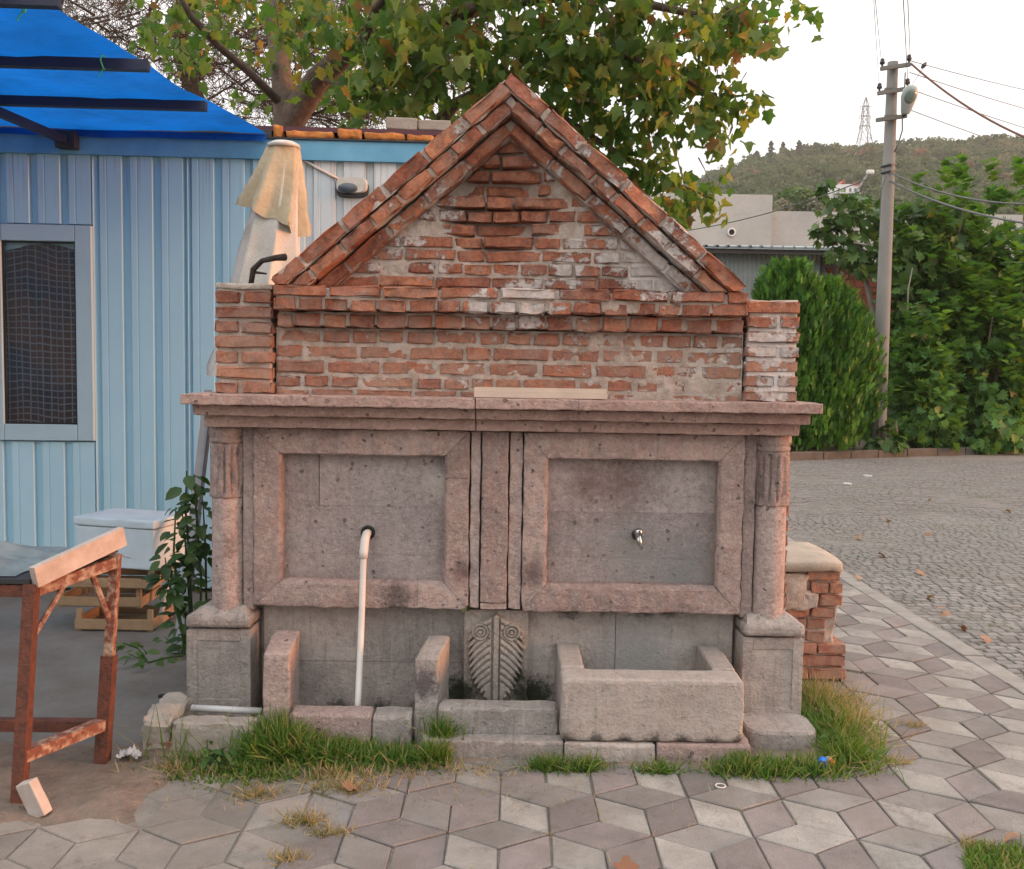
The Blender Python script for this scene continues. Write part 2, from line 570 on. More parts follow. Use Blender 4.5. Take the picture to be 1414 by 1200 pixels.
def brick_mat():
    m, nt, b = newmat('old_brick')
    n = N(nt)
    base = n.ramp(n.rnd, [(0, (.26, .095, .062)), (.25, (.40, .14, .08)), (.6, (.48, .18, .10)), (.85, (.54, .235, .13)), (1, (.32, .135, .095))])
    mid, fine = n.noise(24, 6, .65), n.noise(120, 4, .6)
    c = n.mix(n.math('MULTIPLY', n.step(mid, .40, .66), .7), base, (.12, .05, .042))
    c = n.mix(n.math('MULTIPLY', n.step(n.noise(15, 6, .7, off=31), .5, .7), .5), c, (.52, .21, .105))
    c = n.mix(n.math('MULTIPLY', n.step(fine, .5, .8), .35), c, (.44, .24, .16))
    c = n.mix(n.math('MULTIPLY', n.step(n.noise(62, 8, .78, off=41), .53, .64), .6), c, (.13, .055, .042))
    c = n.mix(n.math('MULTIPLY', n.step(n.noise(48, 8, .78, off=47), .55, .66), .5), c, (.55, .30, .20))
    dust = n.step(n.math('ADD', n.noise(9, 6, .7, off=3), n.math('MULTIPLY', n.step(n.sep()[2], 1.92, 1.8), .13)), .46, .72)
    c = n.mix(n.math('MULTIPLY', dust, .58), c, (.38, .28, .23))
    soot = n.step(n.noise(5, 6, .7, off=12), .6, .8)
    c = n.mix(n.math('MULTIPLY', soot, .3), c, (.09, .06, .05))
    blobs = [((1.15, -.02, 1.75), .22, .8), ((1.2, -.02, 1.56), .17, .75), ((.64, 0, 2.08), .26, 1.0), ((.5, 0, 2.15), .22, .85), ((.05, -.09, 1.93), .26, .95), ((-.15, -.08, 1.9), .14, .8),
             ((.27, 0, 2.2), .13, .75), ((-.33, 0, 2.33), .2, .7), ((-.22, 0, 2.42), .12, .7), ((-.36, 0, 2.08), .13, .65), ((.25, 0, 2.08), .16, .75), ((1.1, .02, 1.86), .12, .5), ((-.5, 0, 2.2), .2, .6), ((.45, 0, 2.26), .2, .6), ((.38, 0, 2.4), .16, .5), ((.7, -.09, 1.93), .14, .5), ((.15, 0, 2.5), .12, .6), ((-.62, 0, 2.08), .14, .5), ((.9, .03, 1.7), .2, .45), ((-.25, -.1, 2.66), .1, .6), ((.3, -.1, 2.6), .14, .5), ((-.55, -.03, 2.3), .15, .6), ((-.28, -.03, 2.54), .12, .6), ((.42, -.03, 2.46), .15, .6), ((.66, -.03, 2.22), .2, .75), ((.3, .03, 1.75), .3, .42), ((-.6, .03, 1.76), .25, .36), ((.8, .03, 1.6), .28, .5), ((-.2, .03, 1.58), .2, .4)]
    w = None
    for cc, rr, k in blobs:
        t = n.math('MULTIPLY', n.blob(cc, rr), k)
        w = t if w is None else n.math('MAXIMUM', w, t)
    w = n.math('ADD', n.math('MULTIPLY', w, 1.15), n.math('MULTIPLY', n.math('SUBTRACT', n.noise(17, 8, .74, off=5), .5), 2.2))
    lime = n.step(w, .42, .54)
    c = n.mix(lime, c, n.ramp(n.noise(40, 4), [(.3, (.42, .36, .33)), (.7, (.62, .57, .54))]))
    nt.links.new(c, b.inputs['Base Color'])
    b.inputs['Roughness'].default_value = .92
    b.inputs['Specular IOR Level'].default_value = .2
    h = n.math('ADD', n.math('ADD', n.math('MULTIPLY', mid, .8), n.math('MULTIPLY', n.noise(62, 8, .78, off=41), -1.0)), n.math('MULTIPLY', lime, .3))
    n.bump(b, h, .013, 1.0)
    return m


BRICK = brick_mat()


def mortar_mat():
    m, nt, b = newmat('lime_mortar')
    n = N(nt)
    c = n.ramp(n.noise(12, 6, .65), [(.3, (.29, .225, .18)), (.5, (.41, .34, .29)), (.7, (.50, .44, .39))])
    c = n.mix(n.math('MULTIPLY', n.step(n.noise(70, 4), .55, .75), .6), c, (.52, .47, .43))
    c = n.mix(n.math('MULTIPLY', n.step(n.noise(7, 5, .7, off=6), .6, .72), .5), c, (.15, .10, .08))
    w = n.math('ADD', n.math('MULTIPLY', n.math('MAXIMUM', n.blob((.65, .02, 2.06), .22), n.blob((1.17, 0, 1.7), .3)), .8), n.math('MULTIPLY', n.math('SUBTRACT', n.noise(26, 6, .68, off=5), .5), 1.3))
    c = n.mix(n.step(w, .3, .4), c, (.6, .55, .52))
    nt.links.new(c, b.inputs['Base Color'])
    b.inputs['Roughness'].default_value = .95
    b.inputs['Specular IOR Level'].default_value = .15
    n.bump(b, n.math('ADD', n.noise(45, 6, .7), n.math('MULTIPLY', n.noise(160, 3), .4)), .009, 1)
    return m


MORTAR = mortar_mat()

M = {}
M['ground'] = plain_mat('soil', (.16, .125, .095), .95, .4, 2.2, bump=.02, bscale=25)
M['soil'] = plain_mat('brown_soil', (.19, .145, .115), .95, .45, 9, bump=.015, bscale=40)
M['yard'] = plain_mat('yard_concrete', (.155, .148, .138), .8, .4, 1.9, bump=.01, bscale=14, c2=(.085, .075, .062))
M['slabs'] = plain_mat('worn_concrete', (.245, .215, .185), .9, .35, 5, bump=.012, bscale=35, c2=(.165, .135, .11))
M['sand'] = plain_mat('joint_sand', (.22, .195, .17), .95, .35, 12, bump=.01, bscale=60)


def tile_mat(name, c, speck):
    m, nt, b = newmat(name)
    n = N(nt)
    k = n.math('ADD', n.math('MULTIPLY', n.rnd, .34), .83)
    col = n.mix(n.step(n.noise(5, 6, .7), .4, .72), c, tuple(x * .68 for x in c))
    col = n.mix(n.math('MULTIPLY', n.step(n.noise(130, 3), .5, .68), .45), col, speck)
    col = n.mix(n.math('MULTIPLY', n.step(n.noise(2.6, 7, .7, off=7), .46, .64), .62), col, (.17, .15, .13))
    col = n.mix(n.math('MULTIPLY', n.step(n.noise(9, 8, .75, off=19), .55, .68), .55), col, (.10, .088, .078))
    v = n.vmath('SCALE', col, (0, 0, 0))
    nt.links.new(k, v.node.inputs['Scale'])
    nt.links.new(v, b.inputs['Base Color'])
    b.inputs['Roughness'].default_value = .88
    b.inputs['Specular IOR Level'].default_value = .25
    n.bump(b, n.math('ADD', n.noise(150, 3), n.math('MULTIPLY', n.noise(22, 6, .7), 1.4)), .006, .9)
    return m


M['tile_white'] = tile_mat('pale_paver', (.32, .298, .27), (.185, .17, .155))
M['tile_purple'] = tile_mat('mauve_paver', (.215, .185, .176), (.16, .138, .132))
M['tile_grey'] = tile_mat('grey_paver', (.235, .216, .20), (.172, .157, .146))
M['tile_dusty'] = tile_mat('dusty_paver', (.25, .225, .20), (.19, .17, .15))
M['sett'] = tile_mat('basalt_sett', (.225, .215, .20), (.165, .158, .148))
M['kerb'] = plain_mat('kerb_concrete', (.27, .25, .225), .9, .35, 6, bump=.006, bscale=60)
M['far_kerb'] = plain_mat('weathered_kerb', (.12, .10, .082), .95, .4, 4, c2=(.065, .055, .042))
M['rust'] = plain_mat('rusty_steel', (.15, .05, .03), .8, .5, 26, metal=.15, bump=.006, bscale=70, c2=(.055, .026, .02))
M['rust_paint'] = plain_mat('flaking_paint', (.40, .30, .22), .7, .5, 30, bump=.006, bscale=70, c2=(.15, .05, .03), thr=(.43, .48))
M['marble'] = plain_mat('worn_marble', (.45, .39, .355), .6, .25, 9, bump=.003, c2=(.30, .24, .20))
M['wood'] = plain_mat('crate_wood', (.30, .205, .12), .8, .35, 9, bump=.002)
M['pale_wood'] = plain_mat('pale_board', (.52, .42, .34), .6, .2, 10)
M['foam_white'] = plain_mat('styrofoam', (.47, .56, .61), .75, .15, 7, bump=.002, bscale=140)
M['white'] = plain_mat('white_plastic', (.54, .53, .50), .5, .25, 14, c2=(.36, .33, .29))
M['lath'] = plain_mat('white_lath_paint', (.5, .5, .5), .6, .2, 10)
M['hose'] = plain_mat('white_hose', (.64, .61, .57), .5, .18, 10)
M['black'] = plain_mat('black_rubber', (.012, .012, .012), .6, .1)
M['iron'] = plain_mat('dark_iron', (.05, .05, .055), .55, .3, metal=.5)
M['chrome'] = plain_mat('chrome', (.5, .5, .5), .2, .1, metal=1.0)
M['dark_blue'] = plain_mat('dark_blue_tube', (.012, .018, .05), .5, .3)
M['maroon'] = plain_mat('maroon_sheet', (.085, .025, .035), .5, .25)
M['pu'] = plain_mat('orange_foam', (.48, .19, .045), .85, .5, 12, bump=.01, bscale=25, c2=(.24, .075, .02))
M['block'] = plain_mat('grey_block_concrete', (.33, .29, .25), .95, .25, 9, bump=.006, bscale=50)
M['fascia'] = plain_mat('light_blue_fascia', (.13, .35, .52), .5, .35, 3.5, c2=(.075, .25, .40))
M['pvc'] = plain_mat('window_frame_plastic', (.32, .47, .54), .4, .1, 5)
M['conc'] = plain_mat('pole_concrete', (.185, .178, .162), .9, .2, 3, bump=.004)
M['lampgrey'] = plain_mat('lamp_grey', (.42, .46, .45), .4, .1)
M['bark'] = plain_mat('plane_bark', (.155, .115, .088), .9, .45, 9, bump=.02, bscale=16, c2=(.075, .055, .042))
M['twig'] = plain_mat('dry_twig', (.085, .055, .042), .9, .4, 10)
M['dead'] = plain_mat('dead_wood', (.045, .032, .027), .9, .4, 30, bump=.008)
M['galv'] = plain_mat('galvanised_sheet', (.33, .37, .375), .45, .3, 1.3, metal=.35, c2=(.22, .26, .265))
M['roofdark'] = plain_mat('dark_roof', (.05, .048, .046), .7, .3, 2)
M['hollow'] = plain_mat('hollow_brick', (.17, .05, .03), .9, .35, 2.5, islv=.2)
M['steel'] = plain_mat('pylon_steel', (.20, .215, .225), .6, .2)
M['cable'] = plain_mat('grey_cable', (.11, .115, .11), .7, .2)
M['ruddy_cable'] = plain_mat('ruddy_cable', (.16, .08, .055), .7, .2)
M['hillsoil'] = plain_mat('hill_soil', (.19, .15, .10), .95, .4, .03, c2=(.11, .105, .06))
M['farwhite'] = plain_mat('white_render', (.66, .65, .63), .8, .1, .5)
M['farglass'] = plain_mat('far_window_glass', (.06, .08, .10), .2, .1)
M['redtile'] = plain_mat('red_roof_tile', (.36, .10, .05), .8, .3, 1)


def concrete_wall_mat():
    m, nt, b = newmat('crazed_render')
    n = N(nt)
    c = n.ramp(n.noise(.45, 6, .6), [(.35, (.36, .355, .335)), (.7, (.47, .455, .42))])
    d = n.voro(3.4, 'DISTANCE_TO_EDGE')
    cr = n.math('MULTIPLY', n.step(n.math('ADD', d, n.math('MULTIPLY', n.noise(1.2, 3), .05)), .055, .03), .35)
    c = n.mix(cr, c, (.24, .23, .21))
    nt.links.new(c, b.inputs['Base Color'])
    b.inputs['Roughness'].default_value = .9
    return m


M['render'] = concrete_wall_mat()


def hut_mat(name, c1, c2):
    m, nt, b = newmat(name)
    n = N(nt)
    c = n.ramp(n.noise(1.4, 5, .6), [(.3, c1), (.7, c2)])
    x = n.sep()
    # rust runs under the fascia: thin vertical streaks fading down
    st = n.nt.nodes.new('ShaderNodeCombineXYZ')
    n.inp(st.inputs[0], n.math('MULTIPLY', x[0], 55))
    n.inp(st.inputs[2], n.math('MULTIPLY', x[2], .8))
    streak = n.step(n.noise(1.0, 3, .5, vec=st.outputs[0]), .56, .62)
    fade = n.step(x[2], 2.6, 3.15)
    c = n.mix(n.math('MULTIPLY', n.math('MULTIPLY', streak, fade), .45), c, (.17, .085, .045))
    c = n.mix(n.math('MULTIPLY', n.step(n.noise(60, 3), .66, .74), .25), c, (.22, .27, .29))
    nt.links.new(c, b.inputs['Base Color'])
    b.inputs['Roughness'].default_value = .5
    return m


M['hut'] = hut_mat('pale_blue_sheet', (.285, .50, .615), (.335, .55, .655))
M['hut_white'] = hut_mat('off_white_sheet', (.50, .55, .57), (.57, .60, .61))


def tarp_mat(name, c, tr=.45):
    m, nt, b = newmat(name)
    n = N(nt)
    cc = n.ramp(n.noise(2.4, 7, .65), [(.35, c), (.65, tuple(x * .66 for x in c))])
    nt.links.new(cc, b.inputs['Base Color'])
    b.inputs['Roughness'].default_value = .5
    n.bump(b, n.noise(3.2, 6, .6), .10, .8)
    t = nt.nodes.new('ShaderNodeBsdfTranslucent')
    nt.links.new(cc, t.inputs[0])
    ms = nt.nodes.new('ShaderNodeMixShader')
    ms.inputs[0].default_value = tr
    nt.links.new(b.outputs[0], ms.inputs[1])
    nt.links.new(t.outputs[0], ms.inputs[2])
    nt.links.new(ms.outputs[0], nt.nodes['Material Output'].inputs[0])
    return m


M['tarp'] = tarp_mat('blue_tarpaulin', (.005, .16, .60), .5)
M['canvas'] = plain_mat('grey_blue_canvas', (.155, .195, .21), .6, .45, 8, bump=.02, bscale=9, c2=(.06, .08, .095))
M['cover'] = plain_mat('beige_cover', (.46, .385, .265), .85, .3, 7, bump=.004, bscale=40, c2=(.30, .24, .15))


def pattern_cloth():
    m, nt, b = newmat('patterned_cloth')
    n = N(nt)
    v = n.voro(75)
    c = n.mix(n.math('MULTIPLY', n.step(v, .42, .2), .35), n.ramp(n.noise(5, 4), [(.3, (.58, .56, .52)), (.55, (.46, .43, .38)), (.72, (.31, .29, .26))]), (.36, .28, .19))
    nt.links.new(c, b.inputs['Base Color'])
    b.inputs['Roughness'].default_value = .8
    return m


M['pattern'] = pattern_cloth()


def check_cloth():
    m, nt, b = newmat('checked_curtain_cloth')
    n = N(nt)
    x = n.sep()
    lx = n.math('LESS_THAN', n.math('FRACT', n.math('MULTIPLY', x[0], 21)),   .16)
    lz = n.math('LESS_THAN', n.math('FRACT', n.math('MULTIPLY', n.math('ADD', x[2], n.math('MULTIPLY', n.noise(2.2, 1), .16)), 21)), .2)
    base = n.ramp(n.noise(3.0, 2), [(.4, (.012, .022, .045)), (.62, (.055, .03, .03))])
    c = n.mix(n.math('MULTIPLY', n.math('MAXIMUM', lx, lz), .55), base, (.17, .22, .25))
    nt.links.new(c, b.inputs['Base Color'])
    b.inputs['Roughness'].default_value = .8
    return m


M['check'] = check_cloth()


def glass_mat():
    m, nt, b = newmat('window_glass')
    b.inputs['Base Color'].default_value = (.9, .95, .95, 1)
    b.inputs['Roughness'].default_value = .03
    b.inputs['IOR'].default_value = 1.45
    t = nt.nodes.new('ShaderNodeBsdfTransparent')
    g = nt.nodes.new('ShaderNodeBsdfGlossy')
    g.inputs['Roughness'].default_value = .02
    ms = nt.nodes.new('ShaderNodeMixShader')
    fr = nt.nodes.new('ShaderNodeFresnel')
    fr.inputs[0].default_value = 1.2
    nt.links.new(fr.outputs[0], ms.inputs[0])
    nt.links.new(t.outputs[0], ms.inputs[1])
    nt.links.new(g.outputs[0], ms.inputs[2])
    nt.links.new(ms.outputs[0], nt.nodes['Material Output'].inputs[0])
    return m


M['glass'] = glass_mat()
M['planeleaf'] = leaf_mat('plane_leaf', [(0, (.06, .135, .03)), (.35, (.09, .175, .04)), (.68, (.15, .215, .05)), (.90, (.24, .25, .058)), (.97, (.34, .20, .05)), (1, (.18, .09, .04))], .55)
M['figleaf'] = leaf_mat('fig_leaf', [(0, (.035, .09, .02)), (.5, (.055, .125, .025)), (.85, (.09, .17, .035)), (1, (.14, .17, .04))], .3)
M['hedgeleaf'] = leaf_mat('shrub_leaf', [(0, (.04, .115, .03)), (.5, (.07, .175, .038)), (.85, (.12, .25, .045)), (1, (.18, .31, .05))], .4)
M['freshleaf'] = leaf_mat('fresh_shrub_leaf', [(0, (.05, .13, .025)), (.6, (.085, .20, .03)), (1, (.15, .26, .045))], .4)
M['thuja'] = leaf_mat('thuja_spray', [(0, (.022, .08, .012)), (.6, (.055, .16, .02)), (1, (.125, .28, .035))], .28)
M['herb'] = leaf_mat('herb_leaf', [(0, (.02, .05, .016)), (1, (.045, .10, .025))], .25)
M['pine'] = leaf_mat('brown_needles', [(0, (.05, .032, .022)), (.5, (.10, .052, .032)), (1, (.055, .05, .025))], .2)
M['hilltree'] = leaf_mat('hill_foliage', [(0, (.075, .095, .05)), (.5, (.115, .13, .07)), (.85, (.15, .155, .09)), (1, (.19, .14, .085))], .15)
M['darkpine'] = leaf_mat('dark_pine_needles', [(0, (.045, .075, .04)), (1, (.08, .11, .055))], .15)
M['grass'] = leaf_mat('green_grass', [(0, (.05, .13, .02)), (.5, (.09, .195, .03)), (.76, (.15, .23, .042)), (.87, (.24, .23, .08)), (1, (.40, .32, .17))], .4)
M['straw'] = leaf_mat('dry_grass_blade', [(0, (.20, .16, .07)), (.5, (.34, .26, .13)), (.8, (.42, .33, .19)), (1, (.12, .15, .04))], .3)
M['dryleaf'] = leaf_mat('dead_leaf', [(0, (.15, .07, .04)), (.5, (.26, .14, .08)), (1, (.32, .20, .13))], .15)

# ------------------------------------------------------------------ setting: ground sheets
gr = sheet('ground', M['ground'], [(-300, -60), (470, -60), (470, 470), (-300, 470)], -.06)
gr['kind'] = 'structure'
yd = sheet('yard', M['yard'], [(-14, -.62), (-1.05, -.62), (-1.05, .62), (-1.3, 8), (-14, 8)], -.012)
yd['kind'] = 'structure'

KX0, KX1 = 2.655, 2.785          # flush kerb between pavement and road
pav = sheet('pavement', M['sand'], [(-2.6, -3.6), (KX0, -3.6), (KX0, 9), (-1.04, 9), (-1.04, -.616), (-2.6, -.616)], -.011)
pav['kind'] = 'structure'
road = sheet('road', M['sand'], [(KX1, -3.6), (30, -3.6), (30, 24), (12.4, 17.0), (5.47, 13.85), (2.2, 12.4), (-6, 9.02), (KX1, 9.02)], -.0205)
road['kind'] = 'structure'

# --- rhomb pavers in a tumbling-block pattern
s = .2075
hx = math.sqrt(3) * s
VX0, VY0 = -.024, -.945          # a hexagon centre
tiles = []
gap = .0032
for j in range(-10, 34):
    for i in range(-12, 12):
        cx = VX0 + i * hx + (hx / 2 if j % 2 else 0)
        cy = VY0 + j * 1.5 * s
        shift = 0
        if cx > .86 and cy < -.45: pass
        hexv = [Vector((cx + s * math.cos(rad(90 + 60 * k)), cy + s * math.sin(rad(90 + 60 * k)))) for k in range(6)]
        c = Vector((cx, cy))
        # hexv: 0 top, 1 upper left, 2 lower left, 3 bottom, 4 lower right, 5 upper right
        for kind, q in (('tile_purple', (c, hexv[0], hexv[1], hexv[2])), ('tile_white', (c, hexv[4], hexv[5], hexv[0])), ('tile_grey', (c, hexv[2], hexv[3], hexv[4]))):
            m_ = sum(q, Vector((0, 0))) / 4
            if m_.x > KX0 + .12 or m_.x < -2.3 or (m_.x < -1.3 and m_.y > -.93 - .12 * (m_.x + 1.3)) or m_.y > 8.8 or m_.y < -3.5: continue
            if -1.45 < m_.x < 1.36 and -.40 < m_.y < .7: continue          # under the fountain
            if 1.2 < m_.x < 1.85 and .6 < m_.y < 1.25: continue             # under the stump
            if m_.x < 1.2 and m_.y > -.4: continue
            rr = random.random()
            if rr < .06: kind = 'tile_white'
            elif rr < .12: kind = 'tile_grey'
            elif rr < .17: kind = 'tile_purple'
            if m_.x < -.25 and m_.y < -.5 and kind == 'tile_white' and random.random() < .8: kind = 'tile_grey'
            if m_.x < -.55: kind = random.choice(['tile_dusty', 'tile_dusty', kind])
            if m_.x < -.95: kind = 'tile_dusty'
            poly = []
            for a in range(4):
                p, pa, pb = q[a], q[a - 1], q[(a + 1) % 4]
                p = p + Vector((random.uniform(-.003, .003), random.uniform(-.003, .003)))
                da, db = (pa - p).normalized(), (pb - p).normalized()
                sn = abs(da.x * db.y - da.y * db.x)
                poly.append(p + (da + db) * (gap / max(sn, .3)))
            if max(p.x for p in poly) > KX0 - .004:
                poly = [Vector((min(p.x, KX0 - .004 - .0005 * k_), p.y)) for k_, p in enumerate(poly)]
                xs = [p.x for p in poly]
                if max(xs) - min(xs) < .05: continue
            tiles.append((m_, kind, poly))


def in_view(p, mg=25):
    q = proj(p)
    return q is not None and -mg < q[0] < 1414 + mg and -mg < q[1] < 1200 + mg


tiles.sort(key=lambda t: (t[0] - Vector((0, CAMY))).length)
vis = [t for t in tiles if in_view((t[0].x, t[0].y, 0), 110)][:298]
rest = {}
visid = {id(t) for t in vis}
for t in tiles:
    if id(t) in visid:
        tz = random.uniform(-.004, .003) - (.004 if t[0].x < -.6 else 0)
        mb = MB().slab([tuple(p) for p in t[2]], -.05, tz, .0038)
        tx_, ty_ = random.uniform(-.012, .012), random.uniform(-.012, .012)
        mb.v = [(x, y, z + (x - t[0].x) * tx_ + (y - t[0].y) * ty_) for x, y, z in mb.v]
        mb.build('paving_tile', M[t[1]], pav)
    else:
        rest.setdefault(t[1], MB()).slab([tuple(p) for p in t[2]], -.05, random.uniform(-.0025, .0025), .004)
for k, b in rest.items():
    b.build('paving_tiles_beyond', M[k], pav)['kind'] = 'stuff'

# soil around the table legs and along the fountain foot: a low uneven mound
def mound(name, m, x0, x1, y0, y1, hfun, res=.03):
    nx, ny = int((x1 - x0) / res), int((y1 - y0) / res)
    b = MB()
    vs = [(x0 + (x1 - x0) * i / nx, y0 + (y1 - y0) * j / ny) for j in range(ny + 1) for i in range(nx + 1)]
    b.add([(x, y, hfun(x, y)) for x, y in vs], [(j * (nx + 1) + i, j * (nx + 1) + i + 1, (j + 1) * (nx + 1) + i + 1, (j + 1) * (nx + 1) + i) for j in range(ny) for i in range(nx)])
    return b.build(name, m, None, True)


def sm(a, b, x):
    t = min(max((x - a) / (b - a), 0), 1)
    return t * t * (3 - 2 * t)


def soil_h(x, y):
    w = .22 * noise.noise((x * 3, y * 3, 7)) + .1 * noise.noise((x * 9, y * 9, 3))
    e = min(sm(-2.9, -2.3, x), 1 - sm(-1.6, -.95, x + w), sm(-1.22, -.86, y + w), 1 - sm(-.45, -.1, y + w))
    return -.04 + .055 * e + .012 * noise.noise((x * 5, y * 5, 0)) + .005 * noise.noise((x * 20, y * 20, 3))


so_ = mound('soil_patch', M['soil'], -3.0, -.9, -1.2, -.1, soil_h)
so_['kind'] = 'structure'


def verge_h(x, y):
    w = .07 * noise.noise((x * 4, y * 3, 9)) + .04 * noise.noise((x * 13, y * 9, 2))
    front = -.60 if x < -.35 else (-.47 if x < .75 else -.52)
    e = min(sm(-1.75, -1.5, x + w), 1 - sm(1.5, 1.72, x + w), sm(front - .05, front + .03, y + w), 1 - sm(.5, .75, y))
    return -.05 + .056 * e + .008 * noise.noise((x * 8, y * 8, 1))


vg = mound('soil_verge', M['soil'], -1.8, 1.85, -.8, .75, verge_h, .03)
vg['kind'] = 'structure'

# kerbs
y = -3.4
while y < 8.6:
    L = random.uniform(.48, .55)
    MB().rbox(KX0 + .002, KX1, y, min(y + L - .008, 8.6), -.1, random.uniform(.0, .006), .008, .12, .002, seed=y).build('kerb_stone', M['kerb'], pav)
    y += L
fk = thing('far_kerb', None, None, (8, 15, 0))
fk['kind'] = 'structure'
ka, kb = Vector((1.5, 11.95, 0)), Vector((13.6, 17.62, 0))
L = (kb - ka).length
dx_ = (kb - ka).normalized()
Mk = Matrix(((dx_.x, -dx_.y, 0, ka.x), (dx_.y, dx_.x, 0, ka.y), (0, 0, 1, 0), (0, 0, 0, 1)))
t = 0
while t < L:
    l = random.uniform(.7, .95)
    MB().rbox(t, t + l - .02, 0, .16, -.08, .13 + random.uniform(-.01, .01), .015, .2, .004, seed=t, M=Mk).build('kerb_stone', M['far_kerb'], fk)
    t += l
bank = MB().add([Mk @ Vector(p) for p in ((-3, .165, .09), (L + 8, .165, .09), (L + 14, 12, .25), (-8, 12, .25))], [(0, 1, 2, 3)]).build('planted_bank', M['soil'], None)
bank['kind'] = 'structure'

# --- setts
setts = []
yy = -.2
row = 0
while yy < 14.5:
    hgt = random.uniform(.07, .085)
    xx = KX1 + .012 + random.uniform(0, .06)
    near = yy < 6.6
    while xx < 3.0 + (yy + 4.6) * .62:
        w_ = random.uniform(.06, .125) * (1 if near else 1.5)
        ymax = 11.95 + (xx - 1.5) * .4684 - .05
        if yy + hgt < ymax:
            setts.append((xx, yy, w_ - .006, hgt - .006))
        xx += w_
    yy += hgt * (1 if near else 1.35)
    row += 1


def sett(b, x, y_, w_, h_):
    y_ += .022 * noise.noise((x * 1.7, y_ * 1.7, 8))
    q = [Vector((x + random.uniform(0, .008), y_ + random.uniform(0, .008))), Vector((x + w_ - random.uniform(0, .008), y_ + random.uniform(0, .01))),
         Vector((x + w_ - random.uniform(0, .008), y_ + h_ - random.uniform(0, .01))), Vector((x + random.uniform(0, .008), y_ + h_ - random.uniform(0, .008)))]
    wave = .012 * noise.noise((x * .9, y_ * .9, 0))
    return b.slab([tuple(p) for p in q], -.07, -.012 + wave * .6 + random.uniform(-.0025, .0025), .005)


svis = sorted([t for t in setts if in_view((t[0], t[1], 0), 20)], key=lambda t: t[1] + .3 * t[0])[:300]
sid = {id(t) for t in svis}
rb = MB()
for t in setts:
    if id(t) in sid: sett(MB(), *t).build('sett', M['sett'], road)
    else: sett(rb, *t)
rb.build('setts_beyond', M['sett'], road)['kind'] = 'stuff'

# ------------------------------------------------------------------ the fountain
FT = thing('fountain', 'old stone and brick wall fountain with a pointed brick gable', 'fountain', (-.05, .2, 0))

VAR = {}


def brick_variant(cls, k):
    if (cls, k) not in VAR:
        w, h, d = {'s': .235, 'h': .113, 'm': .17}[cls], .056, .11
        b = MB()
        X = [0, .006, w * .33, w * .66, w - .006, w] if cls != 'h' else [0, .006, w * .5, w - .006, w]
        Z = [0, .006, h - .006, h]
        Y = [0, .007, d]
        vs, idx, fs = [], {}, []

        def vid(i, j, kk):
            if (i, j, kk) not in idx:
                x, y_, z = X[i], Y[j], Z[kk]
                ex, ez, ey = i in (0, len(X) - 1), kk in (0, 3), j == 0
                if ex and ey: x += (.006 if i == 0 else -.006) * random.uniform(.4, 1.6)
                if ez and ey: z += (.006 if kk == 0 else -.006) * random.uniform(.3, 1.5)
                if ex and ez and not ey: z += (.003 if kk == 0 else -.003)
                x += random.uniform(-.005, .005)
                z += random.uniform(-.0042, .0042)
                y_ += random.uniform(-.003, .004) if j < 2 else 0
                if ey and ex and ez: y_ += random.uniform(.002, .02)
                elif ey and (ex or ez) and random.random() < .3: y_ += random.uniform(.004, .014)
                idx[i, j, kk] = len(vs)
                vs.append((x - w / 2, y_, z - h / 2))
            return idx[i, j, kk]
        nx = len(X) - 1
        for i in range(nx):
            for kk in range(3):
                fs.append((vid(i, 0, kk), vid(i + 1, 0, kk), vid(i + 1, 0, kk + 1), vid(i, 0, kk + 1)))
            for j in range(2):
                fs.append((vid(i, j, 0), vid(i, j + 1, 0), vid(i + 1, j + 1, 0), vid(i + 1, j, 0)))
                fs.append((vid(i, j, 3), vid(i + 1, j, 3), vid(i + 1, j + 1, 3), vid(i, j + 1, 3)))
        for kk in range(3):
            for j in range(2):
                fs.append((vid(0, j, kk), vid(0, j, kk + 1), vid(0, j + 1, kk + 1), vid(0, j + 1, kk)))
                fs.append((vid(nx, j, kk), vid(nx, j + 1, kk), vid(nx, j + 1, kk + 1), vid(nx, j, kk + 1)))
        me = bpy.data.meshes.new('brick')
        me.from_pydata(vs, [], fs)
        me.update()
        VAR[cls, k] = (me, w, h, d, vs, fs)
    return VAR[cls, k]


NB = 0


def brick(parent, cx, yf, cz, w, h, rot=0.0, depth=None, cut=None, yaw=0.0):
    """one brick: centre (cx, cz), front face at yf, width w, height h; cut = [(point, normal)] trims it"""
    global NB
    NB += 1
    cls = 's' if w > .2 else ('m' if w > .14 else 'h')
    me, bw, bh, bd, vs, fs = brick_variant(cls, random.randrange(9))
    sx, sz, sy = w / bw, h / bh, (depth or bd) / bd
    if cut:
        b = MB().add([(v[0] * sx + cx, v[1] * sy + yf, v[2] * sz + cz) for v in vs], fs)
        for p, nr in cut: b.clip(p, nr)
        if len(b.v) < 6: return None
        a = np.array(b.v)
        if (a[:, 0].max() - a[:, 0].min()) < .025: return None
        return b.build('brick', BRICK, parent)
    o = link_mesh('brick', me, BRICK, parent, Vector((cx, yf, cz)) - wloc(parent))
    o.scale = (sx, sy, sz)
    o.rotation_euler = (random.uniform(-.03, .03), rot + random.uniform(-.016, .016), yaw + random.uniform(-.03, .03))
    return o


